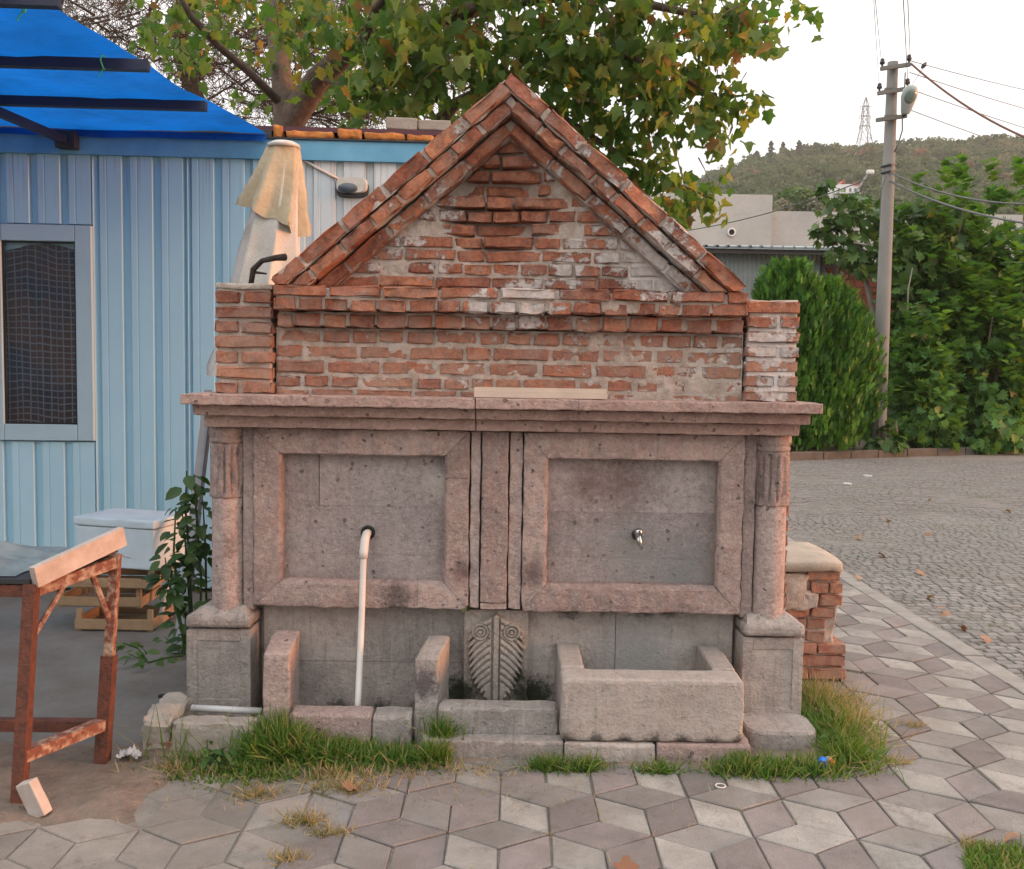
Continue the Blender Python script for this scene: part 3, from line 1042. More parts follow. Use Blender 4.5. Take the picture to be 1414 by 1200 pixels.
def course(parent, x0, x1, z0, z1, yfun, sizes, start=0.0, joint=.013, cut=None, jit=.0055, depth=None):
    x = x0 - start
    k = 0
    while x < x1 - .03:
        w = sizes[k % len(sizes)] * random.uniform(.93, 1.06)
        a, b_ = max(x, x0), min(x + w, x1)
        if x1 - b_ < .05: b_ = x1
        if b_ - a > .03:
            cx, cz = (a + b_) / 2, (z0 + z1) / 2
            use = None
            if cut:
                use = [(p, nr) for p, nr in cut if any((Vector((xx, 0, zz)) - Vector(p)).dot(Vector(nr)) > 0 for xx in (a, b_) for zz in (z0, z1))]
                if any(all((Vector((xx, 0, zz)) - Vector(p)).dot(Vector(nr)) > 0 for xx in (a, b_) for zz in (z0, z1)) for p, nr in cut):
                    x += w + joint
                    k += 1
                    continue
            brick(parent, cx, yfun(cx, cz) + random.uniform(-jit, jit), cz + random.uniform(-.003, .003), b_ - a, (z1 - z0) * random.uniform(.95, 1.03), cut=use, depth=depth)
        x += w + joint
        k += 1


APX, APZ = -.025, 2.905
SL = math.atan2(.90, 1.045)
cS, sS = math.cos(SL), math.sin(SL)


def niche(x, z):
    """how far the tympanum bricks are eaten back around the worn hollow"""
    e = ((x + .09) / .24) ** 2 + ((z - 2.37) / .22) ** 2
    return .095 * math.exp(-e * e)


ROWJ = {}


def tymp_y(x, z):
    k = int((z - 1.985) / .0612)
    if k not in ROWJ: ROWJ[k] = (.25, 1.0, .55)[k % 3] * random.uniform(.8, 1.1)
    return .02 + niche(x, z) * ROWJ[k] + (.016 if random.random() < .09 else 0)


# mortar body in front of the core: one relief sheet with thickness
def mortar_sheet(name, inside, x0, x1, z0, z1, yfun, back, parent, res=.0085):
    nx, nz_ = int((x1 - x0) / res), int((z1 - z0) / res)
    vid, vs, fs = {}, [], []

    def g(i, j):
        if (i, j) not in vid:
            x, z = x0 + (x1 - x0) * i / nx, z0 + (z1 - z0) * j / nz_
            yv = yfun(x, z) + .005 * noise.noise((x * 11, z * 11, 2)) + .006 * noise.noise((x * 30, z * 30, 5)) + .003 * noise.noise((x * 75, z * 75, 8))
            vid[i, j] = len(vs)
            vs.append((x, yv, z))
        return vid[i, j]
    for i in range(nx):
        for j in range(nz_):
            xc, zc = x0 + (x1 - x0) * (i + .5) / nx, z0 + (z1 - z0) * (j + .5) / nz_
            if inside(xc, zc): fs.append((g(i, j), g(i + 1, j), g(i + 1, j + 1), g(i, j + 1)))
    return MB().add(vs, fs).build(name, MORTAR, parent, True)


RK = [(.0, .066, -.105, .30), (.072, .126, -.095, .30), (.134, .19, -.03, .2)]       # raking courses: from, to (across the slope), front, depth
INNER = .198


def rake_off(x, z):
    """distance inside the raking top line (positive below it)"""
    return min((APZ - z) * cS - abs(x - APX) * sS, 9)


# cores: the body of the wall behind the bricks
MB().prism([(-1.06, 1.46), (1.03, 1.46), (1.03, 1.93), (APX, APZ - .06 / cS), (-1.06, 1.93)], .13, .62).build('wall_core', MORTAR, FT)
MB().rbox(-1.30, 1.25, .16, .62, 0, 1.44, .02, .2, .01).build('lower_wall_core', MORTAR, FT)

mortar_sheet('mortar', lambda x, z: rake_off(x, z) > .185 and z > 1.975, -.95, .9, 1.97, 2.70, lambda x, z: .029 + niche(x, z) * 1.12, .13, FT)
mortar_sheet('mortar', lambda x, z: True, -1.075, 1.04, 1.495, 1.80, lambda x, z: .0365 - .005 * sm(.0, .6, x) * sm(1.75, 1.6, z), .13, FT)
MB().rbox(-1.05, 1.02, -.072, .13, 1.880, 1.972, .006, .022, .008, chip=.9).build('mortar', MORTAR, FT)
MB().rbox(-1.05, 1.02, -.012, .13, 1.810, 1.872, .006, .022, .008, chip=.9).build('mortar', MORTAR, FT)
for sgn in (-1, 1):
    Lr = 1.37
    for (a, b_, yf, dp) in RK[:2] + [RK[2]]:
        ML = Matrix(((cS * sgn, 0, -sS * sgn, 0), (0, 1, 0, 0), (-sS, 0, -cS, 0), (0, 0, 0, 1)))
        T = Matrix.Translation((APX, 0, APZ))
        mbx = MB().rbox(.03 if sgn > 0 else .05, Lr - .03, yf + .013, .14, a + .004, b_ - .001, .004, .02, .009, seed=a * 9 + sgn, M=T @ ML, chip=.9)
        mbx.clip((0, 0, 1.98), (0, 0, -1))
        mbx.clip((APX, 0, 0), (-sgn, 0, 0))
        mbx.build('mortar', MORTAR, FT)
    # bricks of the raking courses
    for ri, (a, b_, yf, dp) in enumerate(RK):
        tpos = (.0 if sgn > 0 else b_ * .9) if ri == 0 else ((a + b_) / 2 * math.tan(SL) + .012)
        Lend = Lr + .005 - (.0 if ri == 0 else .0)
        k = 0
        while tpos < Lend - .05:
            w = random.uniform(.195, .235) if ri != 1 else random.choice([.115, .145, .165, .15])
            w = min(w, Lend - tpos)
            m_ = (a + b_) / 2
            tc_ = tpos + w / 2
            px_ = APX + sgn * (cS * tc_ - sS * m_)
            pz_ = APZ - sS * tc_ - cS * m_
            lowest = pz_ - sS * w / 2 - cS * (b_ - a) / 2
            yv = yf + random.uniform(-.006, .004)
            if lowest < 1.982:
                # trim the foot of the slope level with the course below: build it rotated, cut flat
                me, bw, bh, bd, vs, fs = brick_variant('s' if w > .2 else 'm', 2)
                R = Matrix.Translation((px_, yv, pz_)) @ Matrix.Rotation(SL * sgn, 4, 'Y')
                mb = MB().add([R @ Vector((v[0] * w / bw, v[1] * dp / bd, v[2] * (b_ - a) / bh)) for v in vs], fs)
                mb.clip((0, 0, 1.983), (0, 0, -1))
                if len(mb.v) > 6:
                    mb.build('brick', BRICK, FT)
                    NB += 1
            else:
                brick(FT, px_, yv, pz_, w, (b_ - a), rot=SL * sgn, depth=dp)
            tpos += w + random.uniform(.009, .015)
            k += 1

# tympanum courses, trimmed to the slopes
cutL = ((APX - INNER / sS * 1, 0, APZ), Vector((-sS, 0, cS)))
pL = Vector((APX, 0, APZ - INNER / cS))
cuts = [(pL, Vector((-sS, 0, cS))), (pL, Vector((sS, 0, cS)))]
z = 1.988
pat = [([.235], .06), ([.113], .0), ([.235, .235, .113], .1), ([.113, .235], .05), ([.235], .14), ([.113], .04), ([.235, .113], .0), ([.113, .113, .235], .09), ([.235], .12), ([.113, .235], .03), ([.235], .0), ([.113], .05)]
for k in range(11):
    zz = z + k * .0605
    halfw = (APZ - INNER / cS - zz) / math.tan(SL)
    if halfw < .03: break
    sz_, st = pat[k % len(pat)]
    course(FT, APX - halfw, APX + halfw, zz, zz + .0485, tymp_y, sz_, st, .012, cuts)

# base courses of the gable, corbel and the plain wall
course(FT, -1.058, 1.028, 1.932, 1.982, lambda x, z: -.088, [.235], .0, .013, depth=.2)
course(FT, -1.058, 1.028, 1.872, 1.925, lambda x, z: -.083 + .012 * noise.noise((x * 3, 0, 4)), [.113, .113, .1, .12], .02, .013, depth=.2)
course(FT, -1.055, 1.03, 1.803, 1.862, lambda x, z: -.022 + .01 * noise.noise((x * 3, 0, 8)), [.113, .12, .105], .05, .014, depth=.12)
wy = lambda x, z: .03
for (za, zb, szs, st) in ((1.738, 1.792, [.19, .113, .1, .113, .113], .0), (1.666, 1.722, [.113, .235, .21, .235], .0), (1.594, 1.651, [.235, .235, .235, .2], .02), (1.534, 1.581, [.113, .1, .113, .235, .11], .0), (1.497, 1.522, [.235, .19], .1)):
    course(FT, -1.072, 1.038, za, zb, wy, szs, st, .017)

# piers at both ends
for (xa, xb, ztop, nrow) in ((-1.338, -1.083, 1.970, 7), (1.045, 1.282, 1.955, 7)):
    left = xa < 0
    MB().rbox(xa + .008, xb - .008, .003, .30, 1.495, ztop + (.012 if left else .0), .008, .04, .006, seed=xa, chip=1.0).build('mortar', MORTAR, FT)
    pz = (ztop - 1.497) / nrow
    for k in range(nrow):
        za = 1.497 + k * pz
        szs = [.26] if k % 2 else [.105, .135]
        if not left: szs = [.25] if k % 2 == 0 else [.13, .105]
        course(FT, xa, xb, za + .004, za + pz - .012, lambda x, z: -.012, szs, 0, .02, depth=.14, jit=.006)
        # the faces that show to the side
        for yb in (.135, .25):
            if left: brick(FT, xb - .113 / 2, yb - .0, za + pz / 2 - .004, .113, pz - .016, depth=.1)
            else: brick(FT, xb - .113 / 2, yb - .0, za + pz / 2 - .004, .113, pz - .016, depth=.1)
    if left: MB().rbox(xa - .002, xb + .002, -.008, .29, ztop - .004, ztop + .022, .012, .03, .006, seed=3, chip=1).build('mortar', MORTAR, FT)

# rough brick edge of the body at the right, seen past the column
zz = .56
while zz < 1.33:
    brick(FT, 1.235, .085 + random.uniform(-.01, .01), zz, .113, .055, depth=.12)
    brick(FT, 1.235, .20, zz, .113, .055, depth=.2)
    zz += .072
zz = .1
while zz < 1.33:
    brick(FT, -1.26, .14 + random.uniform(-.01, .01), zz, .113, .055, depth=.2)
    zz += .072

# cornice: stones with a stepped profile, butted with fine joints
CJ = [-1.437, -.955, -.163, .285, .85, 1.343]
prof = [(.25, 1.352), (-.075, 1.352), (-.075, 1.396), (-.122, 1.400), (-.122, 1.448), (-.17, 1.453), (-.17, 1.497), (.25, 1.502)]
for i in range(5):
    xa, xb = CJ[i] + .0005, CJ[i + 1] - .0005
    if i == 2: xa += .004
    root = None
    for k, (yf, za, zb, ins) in enumerate(((-.185, 1.4525, 1.499, 0), (-.125, 1.404, 1.451, .034), (-.070, 1.350, 1.4025, .064))):
        a = xa + (ins if i == 0 else 0)
        b_ = xb - (ins if i == 4 else 0)
        mb = MB().rbox(a - (0 if i == 0 else .03), b_ + (0 if i == 4 else .03), yf, .24, za, zb, .006, .03, .003, seed=k + 3, chip=1.0)
        if i != 0: mb.clip((a, 0, 0), (-1, 0, 0))
        if i != 4: mb.clip((b_, 0, 0), (1, 0, 0))
        if root is None: root = mb
        else: root.add(mb.v, mb.f)
    root.build('cornice_stone', CORN, FT)


# the two framed panels
def frame(x0, x1, z0, z1, ix0, ix1, iz0, iz1, seed, joints):
    ch = .013
    bars = []
    quads = {'l': [(x0, z0), (ix0, iz0), (ix0, iz1), (x0, z1)], 'r': [(ix1, iz0), (x1, z0), (x1, z1), (ix1, iz1)],
             't': [(ix0, iz1), (ix1, iz1), (x1, z1), (x0, z1)], 'b': [(x0, z0), (x1, z0), (ix1, iz0), (ix0, iz0)]}
    for key, q in quads.items():
        xs, zs = [p[0] for p in q], [p[1] for p in q]
        segs = joints.get(key, [])
        lo, hi = (min(xs), max(xs)) if key in 'tb' else (min(zs), max(zs))
        ed = [lo] + segs + [hi]
        for a, b_ in zip(ed[:-1], ed[1:]):
            g0, g1 = (.0006 if a != lo else 0), (.0006 if b_ != hi else 0)
            c0, c1 = (.02 if a != lo else 0), (.02 if b_ != hi else 0)
            if key in 'tb': mb = MB().rbox(a - c0, b_ + c1, 0, .16, min(zs), max(zs), .008, .02, .006, seed=seed + a, chip=1.0)
            else: mb = MB().rbox(min(xs), max(xs), 0, .16, a - c0, b_ + c1, .008, .02, .006, seed=seed + a, chip=1.0)
            ax_ = Vector((1, 0, 0)) if key in 'tb' else Vector((0, 0, 1))
            if c0: mb.clip(ax_ * (a + g0), -ax_)
            if c1: mb.clip(ax_ * (b_ - g1), ax_)
            # mitres
            for (px_, pz_, qx, qz, inside) in ((x0, z0, ix0, iz0, None), (x0, z1, ix0, iz1, None), (x1, z0, ix1, iz0, None), (x1, z1, ix1, iz1, None)):
                d = Vector((qx - px_, 0, qz - pz_))
                nr = Vector((d.z, 0, -d.x)).normalized()
                cq = Vector((sum(xs) / 4, 0, sum(zs) / 4))
                corner = Vector((px_, 0, pz_))
                touches = (key == 'l' and px_ == x0) or (key == 'r' and px_ == x1) or (key == 't' and pz_ == z1) or (key == 'b' and pz_ == z0)
                if touches:
                    if (cq - corner).dot(nr) > 0: nr = -nr
                    mb.clip(corner - nr * .0008, nr)
            # splay of the inner edge
            if key == 'l': mb.clip((ix0 - ch, 0, 0), Vector((.75, -.66, 0)))
            if key == 'r': mb.clip((ix1 + ch, 0, 0), Vector((-.75, -.66, 0)))
            if key == 'b': mb.clip((0, 0, iz0 - ch * 1.6), Vector((0, -.6, .8)))
            if key == 't': mb.clip((0, 0, iz1 + ch * .4), Vector((0, -.6, -.8)))
            mb.build('frame_stone', PINK, FT)


frame(-1.172, -.190, .526, 1.346, -1.046, -.304, .650, 1.228, 1, {'t': [-.79], 'r': [1.13], 'b': [-.42]})
frame(.056, 1.058, .520, 1.346, .168, .942, .648, 1.224, 2, {'t': [.66], 'b': [.1]})


def panel(x0, x1, z0, z1, cz, vert):
    zs = [z0] + cz + [z1]
    for k, (a, b_) in enumerate(zip(zs[:-1], zs[1:])):
        xs = [x0] + ([vert[1]] if k == vert[0] else []) + [x1]
        for xa, xb in zip(xs[:-1], xs[1:]):
            if xa == vert[1]: xa += .0025
            MB().ashlar(xa + .0005, xb - .0005, .072 + random.uniform(-.0006, .0006), .16, a + .0005, b_ - .0005, r=.004, res=.05, amp=.0012, seed=a + xa).build('panel_stone', PANEL, FT)


panel(-1.07, -.28, .63, 1.25, [.76, .985], (2, -.888))
panel(.145, .965, .63, 1.25, [.762, .975], (9, 0))

# centre pilaster strips
for (xa, xb, yf, za) in ((-.184, -.140, .004, .53), (-.134, -.014, -.004, .56), (-.008, .050, .006, .53)):
    MB().rbox(xa, xb, yf, .16, za, 1.345, .006, .02, .005, seed=xa, chip=1.0).build('pilaster_stone', PINK, FT)
MB().rbox(-.134, -.014, .002, .16, .527, .556, .004, .03, .001).build('pilaster_stone', PINK, FT)
# strips beside the columns
MB().rbox(-1.228, -1.178, .03, .16, .50, 1.345, .006, .03, .002, seed=5, chip=.9).build('pilaster_stone', PINK, FT)
MB().rbox(1.064, 1.118, .03, .16, .50, 1.345, .006, .03, .002, seed=6, chip=.9).build('pilaster_stone', PINK, FT)


def column(cx, seed, broken):
    c = MB()
    def shaft_fn(an, z):
        return 1 + .018 * noise.noise((math.cos(an) * 2 + seed, math.sin(an) * 2, z * 6)) + .01 * noise.noise((math.cos(an) * 7 + seed, math.sin(an) * 7, z * 20))
    n = 40
    prof_ = [(.074, .47)] + [(.073 - .002 * i / 16, .49 + i * .0335) for i in range(17)]
    root = c.lathe(prof_, cx, .055, n, shaft_fn).build('column', GREY if False else PINK, FT, True)

    def flute(an, z):
        f = abs(math.sin(an * 7 + seed))
        d = .2 * (1 - min(f * 2.0, 1)) * sm(1.03, 1.06, z) * sm(1.27, 1.24, z)
        b_ = broken * max(0, noise.noise((math.cos(an) * 3 + seed * 2, math.sin(an) * 3, z * 9)) - .05) * .35
        return 1 - d - b_ + .02 * noise.noise((math.cos(an) * 9, math.sin(an) * 9 + seed, z * 30))
    pf = [(.068, 1.024), (.080, 1.026)] + [(.081 - .003 * i / 18, 1.03 + i * .0132) for i in range(19)] + [(.074, 1.272)]
    MB().lathe(pf, cx, .055, 72, flute).build('fluted_capital', PINK, root, True)
    pf = [(.07, 1.272), (.076, 1.275), (.080, 1.283), (.077, 1.293), (.073, 1.297), (.079, 1.303), (.084, 1.315), (.083, 1.335), (.080, 1.349)]
    MB().lathe(pf, cx, .055, 40, lambda an, z: 1 + .02 * noise.noise((math.cos(an) * 6 + seed, math.sin(an) * 6, z * 25))).build('column_collar', PINK, root, True)


column(-1.303, 1.0, 1.2)
column(1.196, 4.0, 1.0)


def pedestal(xa, xb, seed):
    yf = -.03
    body = MB().rbox(xa + .004, xb - .004, yf, .16, -.02, .424, .008, .03, .002, seed=seed, chip=.8)
    root = body.build('pedestal', GREY, FT)
    fx0, fx1, fz0, fz1 = xa + .052, xb - .052, .10, .372
    # the sunk field of the die: four border strips stand proud of it
    for (a, b_, c_, d_) in ((xa + .005, fx0, .0, .418), (fx1, xb - .005, .0, .418), (fx0 + .0005, fx1 - .0005, fz1, .418), (fx0 + .0005, fx1 - .0005, .0, fz0)):
        MB().rbox(a, b_, yf - .005, yf + .0015, c_, d_, .002, .04, .0006, seed=a).build('pedestal_border', GREY, root)
    cp = MB().rbox(xa + .004, xb, yf - .022, .16, .432, .490, .022, .03, .0015, seed=seed + 1, chip=.3).build('pedestal_cap', GREY, root)
    b_ = MB()
    t0 = [(xa + .02, yf - .008), (xb - .014, yf - .008), (xb - .014, .14), (xa + .02, .14)]
    cxm = (xa + xb) / 2 + (.02 if xa < 0 else -.02)
    t1 = [(cxm - .095, .0), (cxm + .095, .0), (cxm + .095, .14), (cxm - .095, .14)]
    b_.add([(x, y_, .486) for x, y_ in t0] + [(x, y_, .524) for x, y_ in t1], [(0, 1, 5, 4), (1, 2, 6, 5), (2, 3, 7, 6), (3, 0, 4, 7), (4, 5, 6, 7), (3, 2, 1, 0)])
    b_.build('cap_slope', GREY, root)


pedestal(-1.474, -1.172, 1)
pedestal(1.062, 1.348, 2)

# lower back wall stones
for (xa, xb, za, zb) in ((-1.15, -.70, .245, .55), (-.698, -.19, .245, .55), (-1.15, -.19, .0, .243), (.07, .50, .0, .54), (.502, 1.05, .0, .54)):
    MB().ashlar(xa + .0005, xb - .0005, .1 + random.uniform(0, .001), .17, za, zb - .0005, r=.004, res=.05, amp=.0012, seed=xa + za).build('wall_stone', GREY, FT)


# carved slab with a palmette in relief
def carve_h(u, v):
    """u -1..1 across, v 0..1 up; height of the relief in metres"""
    au = abs(u)
    pts = [(0, .30), (.05, .42), (.1, .56), (.2, .76), (.35, .90), (.5, .95), (.62, .96), (.77, .90), (.86, .66), (.9, .36), (.94, .12), (1, -.1)]
    for (v0, w0), (v1, w1) in zip(pts[:-1], pts[1:]):
        if v0 <= v <= v1:
            wd = w0 + (w1 - w0) * (v - v0) / (v1 - v0)
            break
    else:
        return 0
    Nn = 13
    tt = (v + .30 * au ** 1.4) * Nn * .95
    fr = tt - math.floor(tt)
    if v < .72: wd *= 1 - .24 * abs(fr * 2 - 1) ** 1.3
    if au > wd: return 0
    edge = sm(0, .05, wd - au)
    h = .012 + .007 * math.sin(fr * math.pi) ** .7 + .005 * (1 - au)
    # volutes
    d = math.hypot((au - .50), (v - .77) * 1.52 * 2.0)
    if d < .30:
        h = .014 + .007 * (0.5 + .5 * math.cos(d * 2 * math.pi / .125))
        if d < .06: h = .022
    # drop at the foot of the stem
    if au < .33 * math.sqrt(max(0, 1 - ((v - .09) / .13) ** 2)): h = .022
    if au < .17:
        h = .021
        if .085 < au < .13: h = .0135
        if au < .085: h = .023
    return h * edge


nx, nzc = 96, 140
vs, fs = [], []
cx0, cx1, cz0, cz1 = -.207, .088, .093, .512
for j in range(nzc + 1):
    for i in range(nx + 1):
        u, v = i / nx * 2 - 1, j / nzc
        h = carve_h(u * 1.02, v) if 0 < i < nx and 0 < j < nzc else 0
        vs.append((cx0 + (cx1 - cx0) * i / nx, .048 - h * 1.75 + .0012 * noise.noise((u * 9, v * 14, 0)), cz0 + (cz1 - cz0) * j / nzc))
for j in range(nzc):
    for i in range(nx):
        a = j * (nx + 1) + i
        fs.append((a, a + 1, a + nx + 2, a + nx + 1))
b = MB().add(vs, fs)
base = len(b.v)
b.v += [(cx0, .15, cz0), (cx1, .15, cz0), (cx1, .15, cz1), (cx0, .15, cz1)]
rowb = list(range(nx + 1))
rowt = [nzc * (nx + 1) + i for i in range(nx + 1)]
lft = [j * (nx + 1) for j in range(nzc + 1)]
rgt = [j * (nx + 1) + nx for j in range(nzc + 1)]
b.f += [tuple(rowb + [base + 1, base]), tuple(rowt + [base + 2, base + 3]), tuple(lft + [base + 3, base]), tuple(rgt + [base + 2, base + 1])]
CARVE = stone_mat('carved_stone', (.25, .22, .19), (.33, .285, .25), (.40, .35, .31), .2,
                  stain=[((-.19, .03, .12), .12, (.02, .028, .014)), ((.07, .03, .12), .12, (.02, .028, .014)), ((.06, .03, .2), .08, (.04, .045, .025))])
b.box(cx0, cx1, .047, .15, 0, cz0 - .0005)
b.build('carved_panel', CARVE, FT)

# gutter curbs, step and base stones
def stone(name, px0, px1, y0, y1, z0, z1, m, seed=0, r=.01, parent=FT, amp=.003):
    return MB().rbox(px0, px1, y0, y1, z0, z1, r, .035, amp, seed=seed, chip=1.0).build(name, m, parent)


stone('gutter_floor', -1.16, .22, -.21, .1, -.03, .02, GREY, 3)
stone('curb_stone', -.296, .215, -.33, -.215, -.02, .185, GREY, 4, .014)
stone('curb_stone', -.930, -.58, -.33, -.215, -.02, .148, PINK, 5, .014)
stone('curb_stone', -.576, -.41, -.335, -.21, -.02, .145, GREY, 6, .016)
stone('step_stone', -.36, .236, -.42, -.333, -.02, .078, GREY, 7, .012)
stone('step_stone', .239, .62, -.43, -.1, -.03, .076, GREY, 8, .012)
stone('step_stone', .624, 1.02, -.43, -.1, -.03, .079, PINK, 9, .012)
# rounded stone under the right pedestal
b = MB()
cx_, cy_ = 1.20, -.15
for k, (f_, z_) in enumerate(((1.0, -.03), (1.02, .03), (1.0, .066), (.95, .078))):
    for q in range(28):
        an = 2 * math.pi * q / 28
        ex = abs(math.cos(an)) ** .5 * math.copysign(1, math.cos(an))
        ey = abs(math.sin(an)) ** .5 * math.copysign(1, math.sin(an))
        nn = 1 + .05 * noise.noise((math.cos(an) * 2, math.sin(an) * 2, 3))
        b.v.append((cx_ + .155 * ex * f_ * nn, cy_ + .125 * ey * f_ * nn, z_))
for k in range(3):
    for q in range(28):
        q2 = (q + 1) % 28
        b.f.append((k * 28 + q, k * 28 + q2, (k + 1) * 28 + q2, (k + 1) * 28 + q))
b.f.append(tuple(84 + q for q in range(28)))
b.build('base_stone', GREY, FT)
# left kerb of the gutter: a crumbling U of stone with a chipped brick under its corner
stone('curb_stone', -1.55, -1.42, -.40, -.06, -.02, .145, M['block'], 11, .035, amp=.014)
stone('curb_stone', -1.418, -1.06, -.40, -.29, -.02, .125, M['block'], 12, .025, amp=.01)
brick(FT, -1.46, -.398, .012, .12, .06, depth=.1)

# drain pipe end lying in the gutter (part of the fountain's plumbing)
MB().tube([(-1.39, -.20, .118), (-1.08, -.21, .112)], .015, 12).build('gutter_pipe', M['lath'], FT, True)

# tap
tx, tz = U(879, 738, .07).x, U(879, 738, .07).z
tap = MB().tube([(tx, .075, tz + .0), (tx, .055, tz), (tx, .055, tz)], [.024, .024, .018], 16)
root = tap.build('tap', M['iron'], FT, True)
MB().tube([(tx, .06, tz), (tx, .02, tz + .002), (tx, -.004, tz), (tx + .001, -.018, tz - .010), (tx + .001, -.022, tz - .034)], [.012, .014, .015, .013, .010], 14).build('spout', M['chrome'], root, True)
MB().tube([(tx, .004, tz + .004), (tx, .002, tz + .02), (tx, .0, tz + .034), (tx, -.001, tz + .040)], [.016, .019, .017, .009], 16).build('tap_bonnet', M['chrome'], root, True)
MB().tube([(tx + .002, -.012, tz + .030), (tx + .004, -.034, tz - .005), (tx + .008, -.045, tz - .048)], [.006, .006, .0075], 8).build('handle', M['chrome'], root, True)

# ------------------------------------------------------------------ things on and round the fountain
hp = U(508, 736, .07)
hose = thing('water_hose', 'white plastic hose hanging from the hole in the left stone panel', 'hose', (hp.x, .02, 0))
pts = [(hp.x, .08, hp.z), (hp.x, .03, hp.z + .003), (hp.x - .002, -.005, hp.z - .02), (hp.x - .004, -.02, hp.z - .07)]
foot = U(493, 992, -.17)
for k in range(1, 11):
    t = k / 10
    pts.append((hp.x - .006 + (foot.x - hp.x + .006) * t ** .8, -.022 - .145 * t ** 1.5, hp.z - .08 + (foot.z - hp.z + .08) * t))
MB().tube(pts[2:], [.0165] + [.0145] * (len(pts) - 3), 14).build('hose_pipe', M['hose'], hose, True)
MB().tube(pts[:4] + [(hp.x - .006, -.022, hp.z - .1)], [.019, .019, .02, .02, .0195], 14).build('hose_collar', M['hose'], hose, True)
an = [2 * math.pi * k / 20 for k in range(21)]
MB().tube([(hp.x + .027 * math.cos(a), .07, hp.z + .002 + .027 * math.sin(a)) for a in an], .007, 8, False).build('rubber_ring', M['black'], hose, True)
MB().tube([(hp.x, .0735, hp.z + .002), (hp.x, .0685, hp.z + .002)], .026, 18).build('hole_lining', M['black'], hose)

# trough
TR = thing('stone_trough', 'rectangular open stone trough standing under the metal tap', 'trough', (.56, -.15, .08))
zT, z0 = .347, .081
xa, xb, yf, yb = .222, .985, -.415, .095
MB().rbox(xa, xb, yf, yf + .15, z0, zT, .018, .03, .0025, seed=21, chip=.4).build('front_wall', TROUGH, TR)
MB().rbox(xa + .002, xa + .105, yf + .152, yb, z0, zT + .004, .012, .03, .002, seed=22, chip=.5).build('side_wall', TROUGH, TR)
MB().rbox(xb - .105, xb - .002, yf + .152, yb, z0, zT + .004, .012, .03, .002, seed=23, chip=.5).build('side_wall', TROUGH, TR)
MB().rbox(xa + .107, xb - .107, yf + .152, yb, z0, z0 + .07, .006, .05, .002, seed=24).build('trough_floor', TROUGH, TR)

# the two free-standing blocks left of it
def upright(label, xa, xb, yf, yb, zb, zt, twist, m, seed):
    t = thing('stone_block', label, 'stone block', ((xa + xb) / 2, (yf + yb) / 2, zb), 'stone seat blocks in front of the left basin')
    b = MB().rbox(xa, xb, yf, yb, zb, zt, .009, .03, .003, seed=seed, chip=1.0)
    b.v = [(x + twist * (y - yf) / (yb - yf) + .02 * max(0, (z - zt + .06)) * (y - yf), y, z + .02 * (y - yf) / (yb - yf)) for x, y, z in b.v]
    b.build('block_body', m, t)


upright('pinkish upright stone block, nearest the left pedestal', -1.058, -.942, -.27, .05, .0, .385, -.03, PINK, 31)
upright('grey upright stone block with a dark chipped face, beside the carved palmette', -.402, -.302, -.28, .02, .0, .378, .03, GREY, 32)

# trim board lying on the cornice
p0, p1 = U(655, 545, -.12), U(838, 549, -.12)
tb = thing('trim_board', 'pale moulded trim board lying on the cornice ledge', 'board', (p0.x, -.1, 1.503))
MB().box(p0.x, p1.x, -.145, -.06, 1.5035, 1.527).build('board_base', M['pale_wood'], tb)
MB().box(p0.x, p1.x, -.120, -.062, 1.5275, 1.546).build('board_moulding', M['pale_wood'], tb)

# twig stub on the left pier
b = MB()
tp = [(346, 396, .06), (350, 372, .05), (362, 360, .04), (380, 356, .02), (394, 355, .0)]
b.tube([U(*p) for p in tp], [.012, .014, .012, .014, .017], 7)
b.tube([U(352, 376, .05), U(368, 378, .04)], [.007, .004], 6)
tag(b.build('dead_branch', M['dead'], None, True), 'crooked dead branch stub sticking up from the left brick pier', 'branch')

# brick stump behind the right end
ST = thing('brick_stump', 'broken low brick pier with a rounded mortar top behind the right pedestal', 'brick pier', (1.62, .95, 0))
sx0, sx1, sy0, sy1 = 1.38, 1.80, .68, 1.25
MB().rbox(sx0 + .015, sx1 - .05, sy0 + .03, sy1, .0, .60, .02, .05, .014, seed=41, chip=1).build('rubble_core', MORTAR, ST)
for k in range(9):
    za = .005 + k * .066
    off = .03 * math.sin(k * 2.1) - (.05 if k in (3, 4, 5) else 0)
    hgt = .055
    if k == 0: xs = [(1.36, 1.60), (1.61, 1.80)]
    elif k == 1: xs = [(1.36, 1.50), (1.51, 1.80)]
    elif k == 2: xs = [(1.36, 1.64), (1.65, 1.80)]
    elif k in (3, 4): xs = [(1.40, 1.58), (1.59, 1.69)]
    elif k == 5: xs = [(1.36, 1.46), (1.47, 1.60), (1.61, 1.73)]
    elif k == 6: xs = [(1.65, 1.77)]
    elif k == 7: xs = [(1.60, 1.69), (1.70, 1.765)]
    else: xs = [(1.43, 1.46), (1.58, 1.755)]
    for a, c_ in xs:
        brick(ST, (a + c_) / 2, sy0 + random.uniform(-.012, .012) + (.02 if k in (3, 4) else 0), za + hgt / 2, c_ - a, hgt)
    xr = xs[-1][1]
    for yb_ in (.82, .96, 1.10):
        brick(ST, xr - .06, yb_, za + hgt / 2, .113, hgt, depth=.12)
b = MB()
n = 30
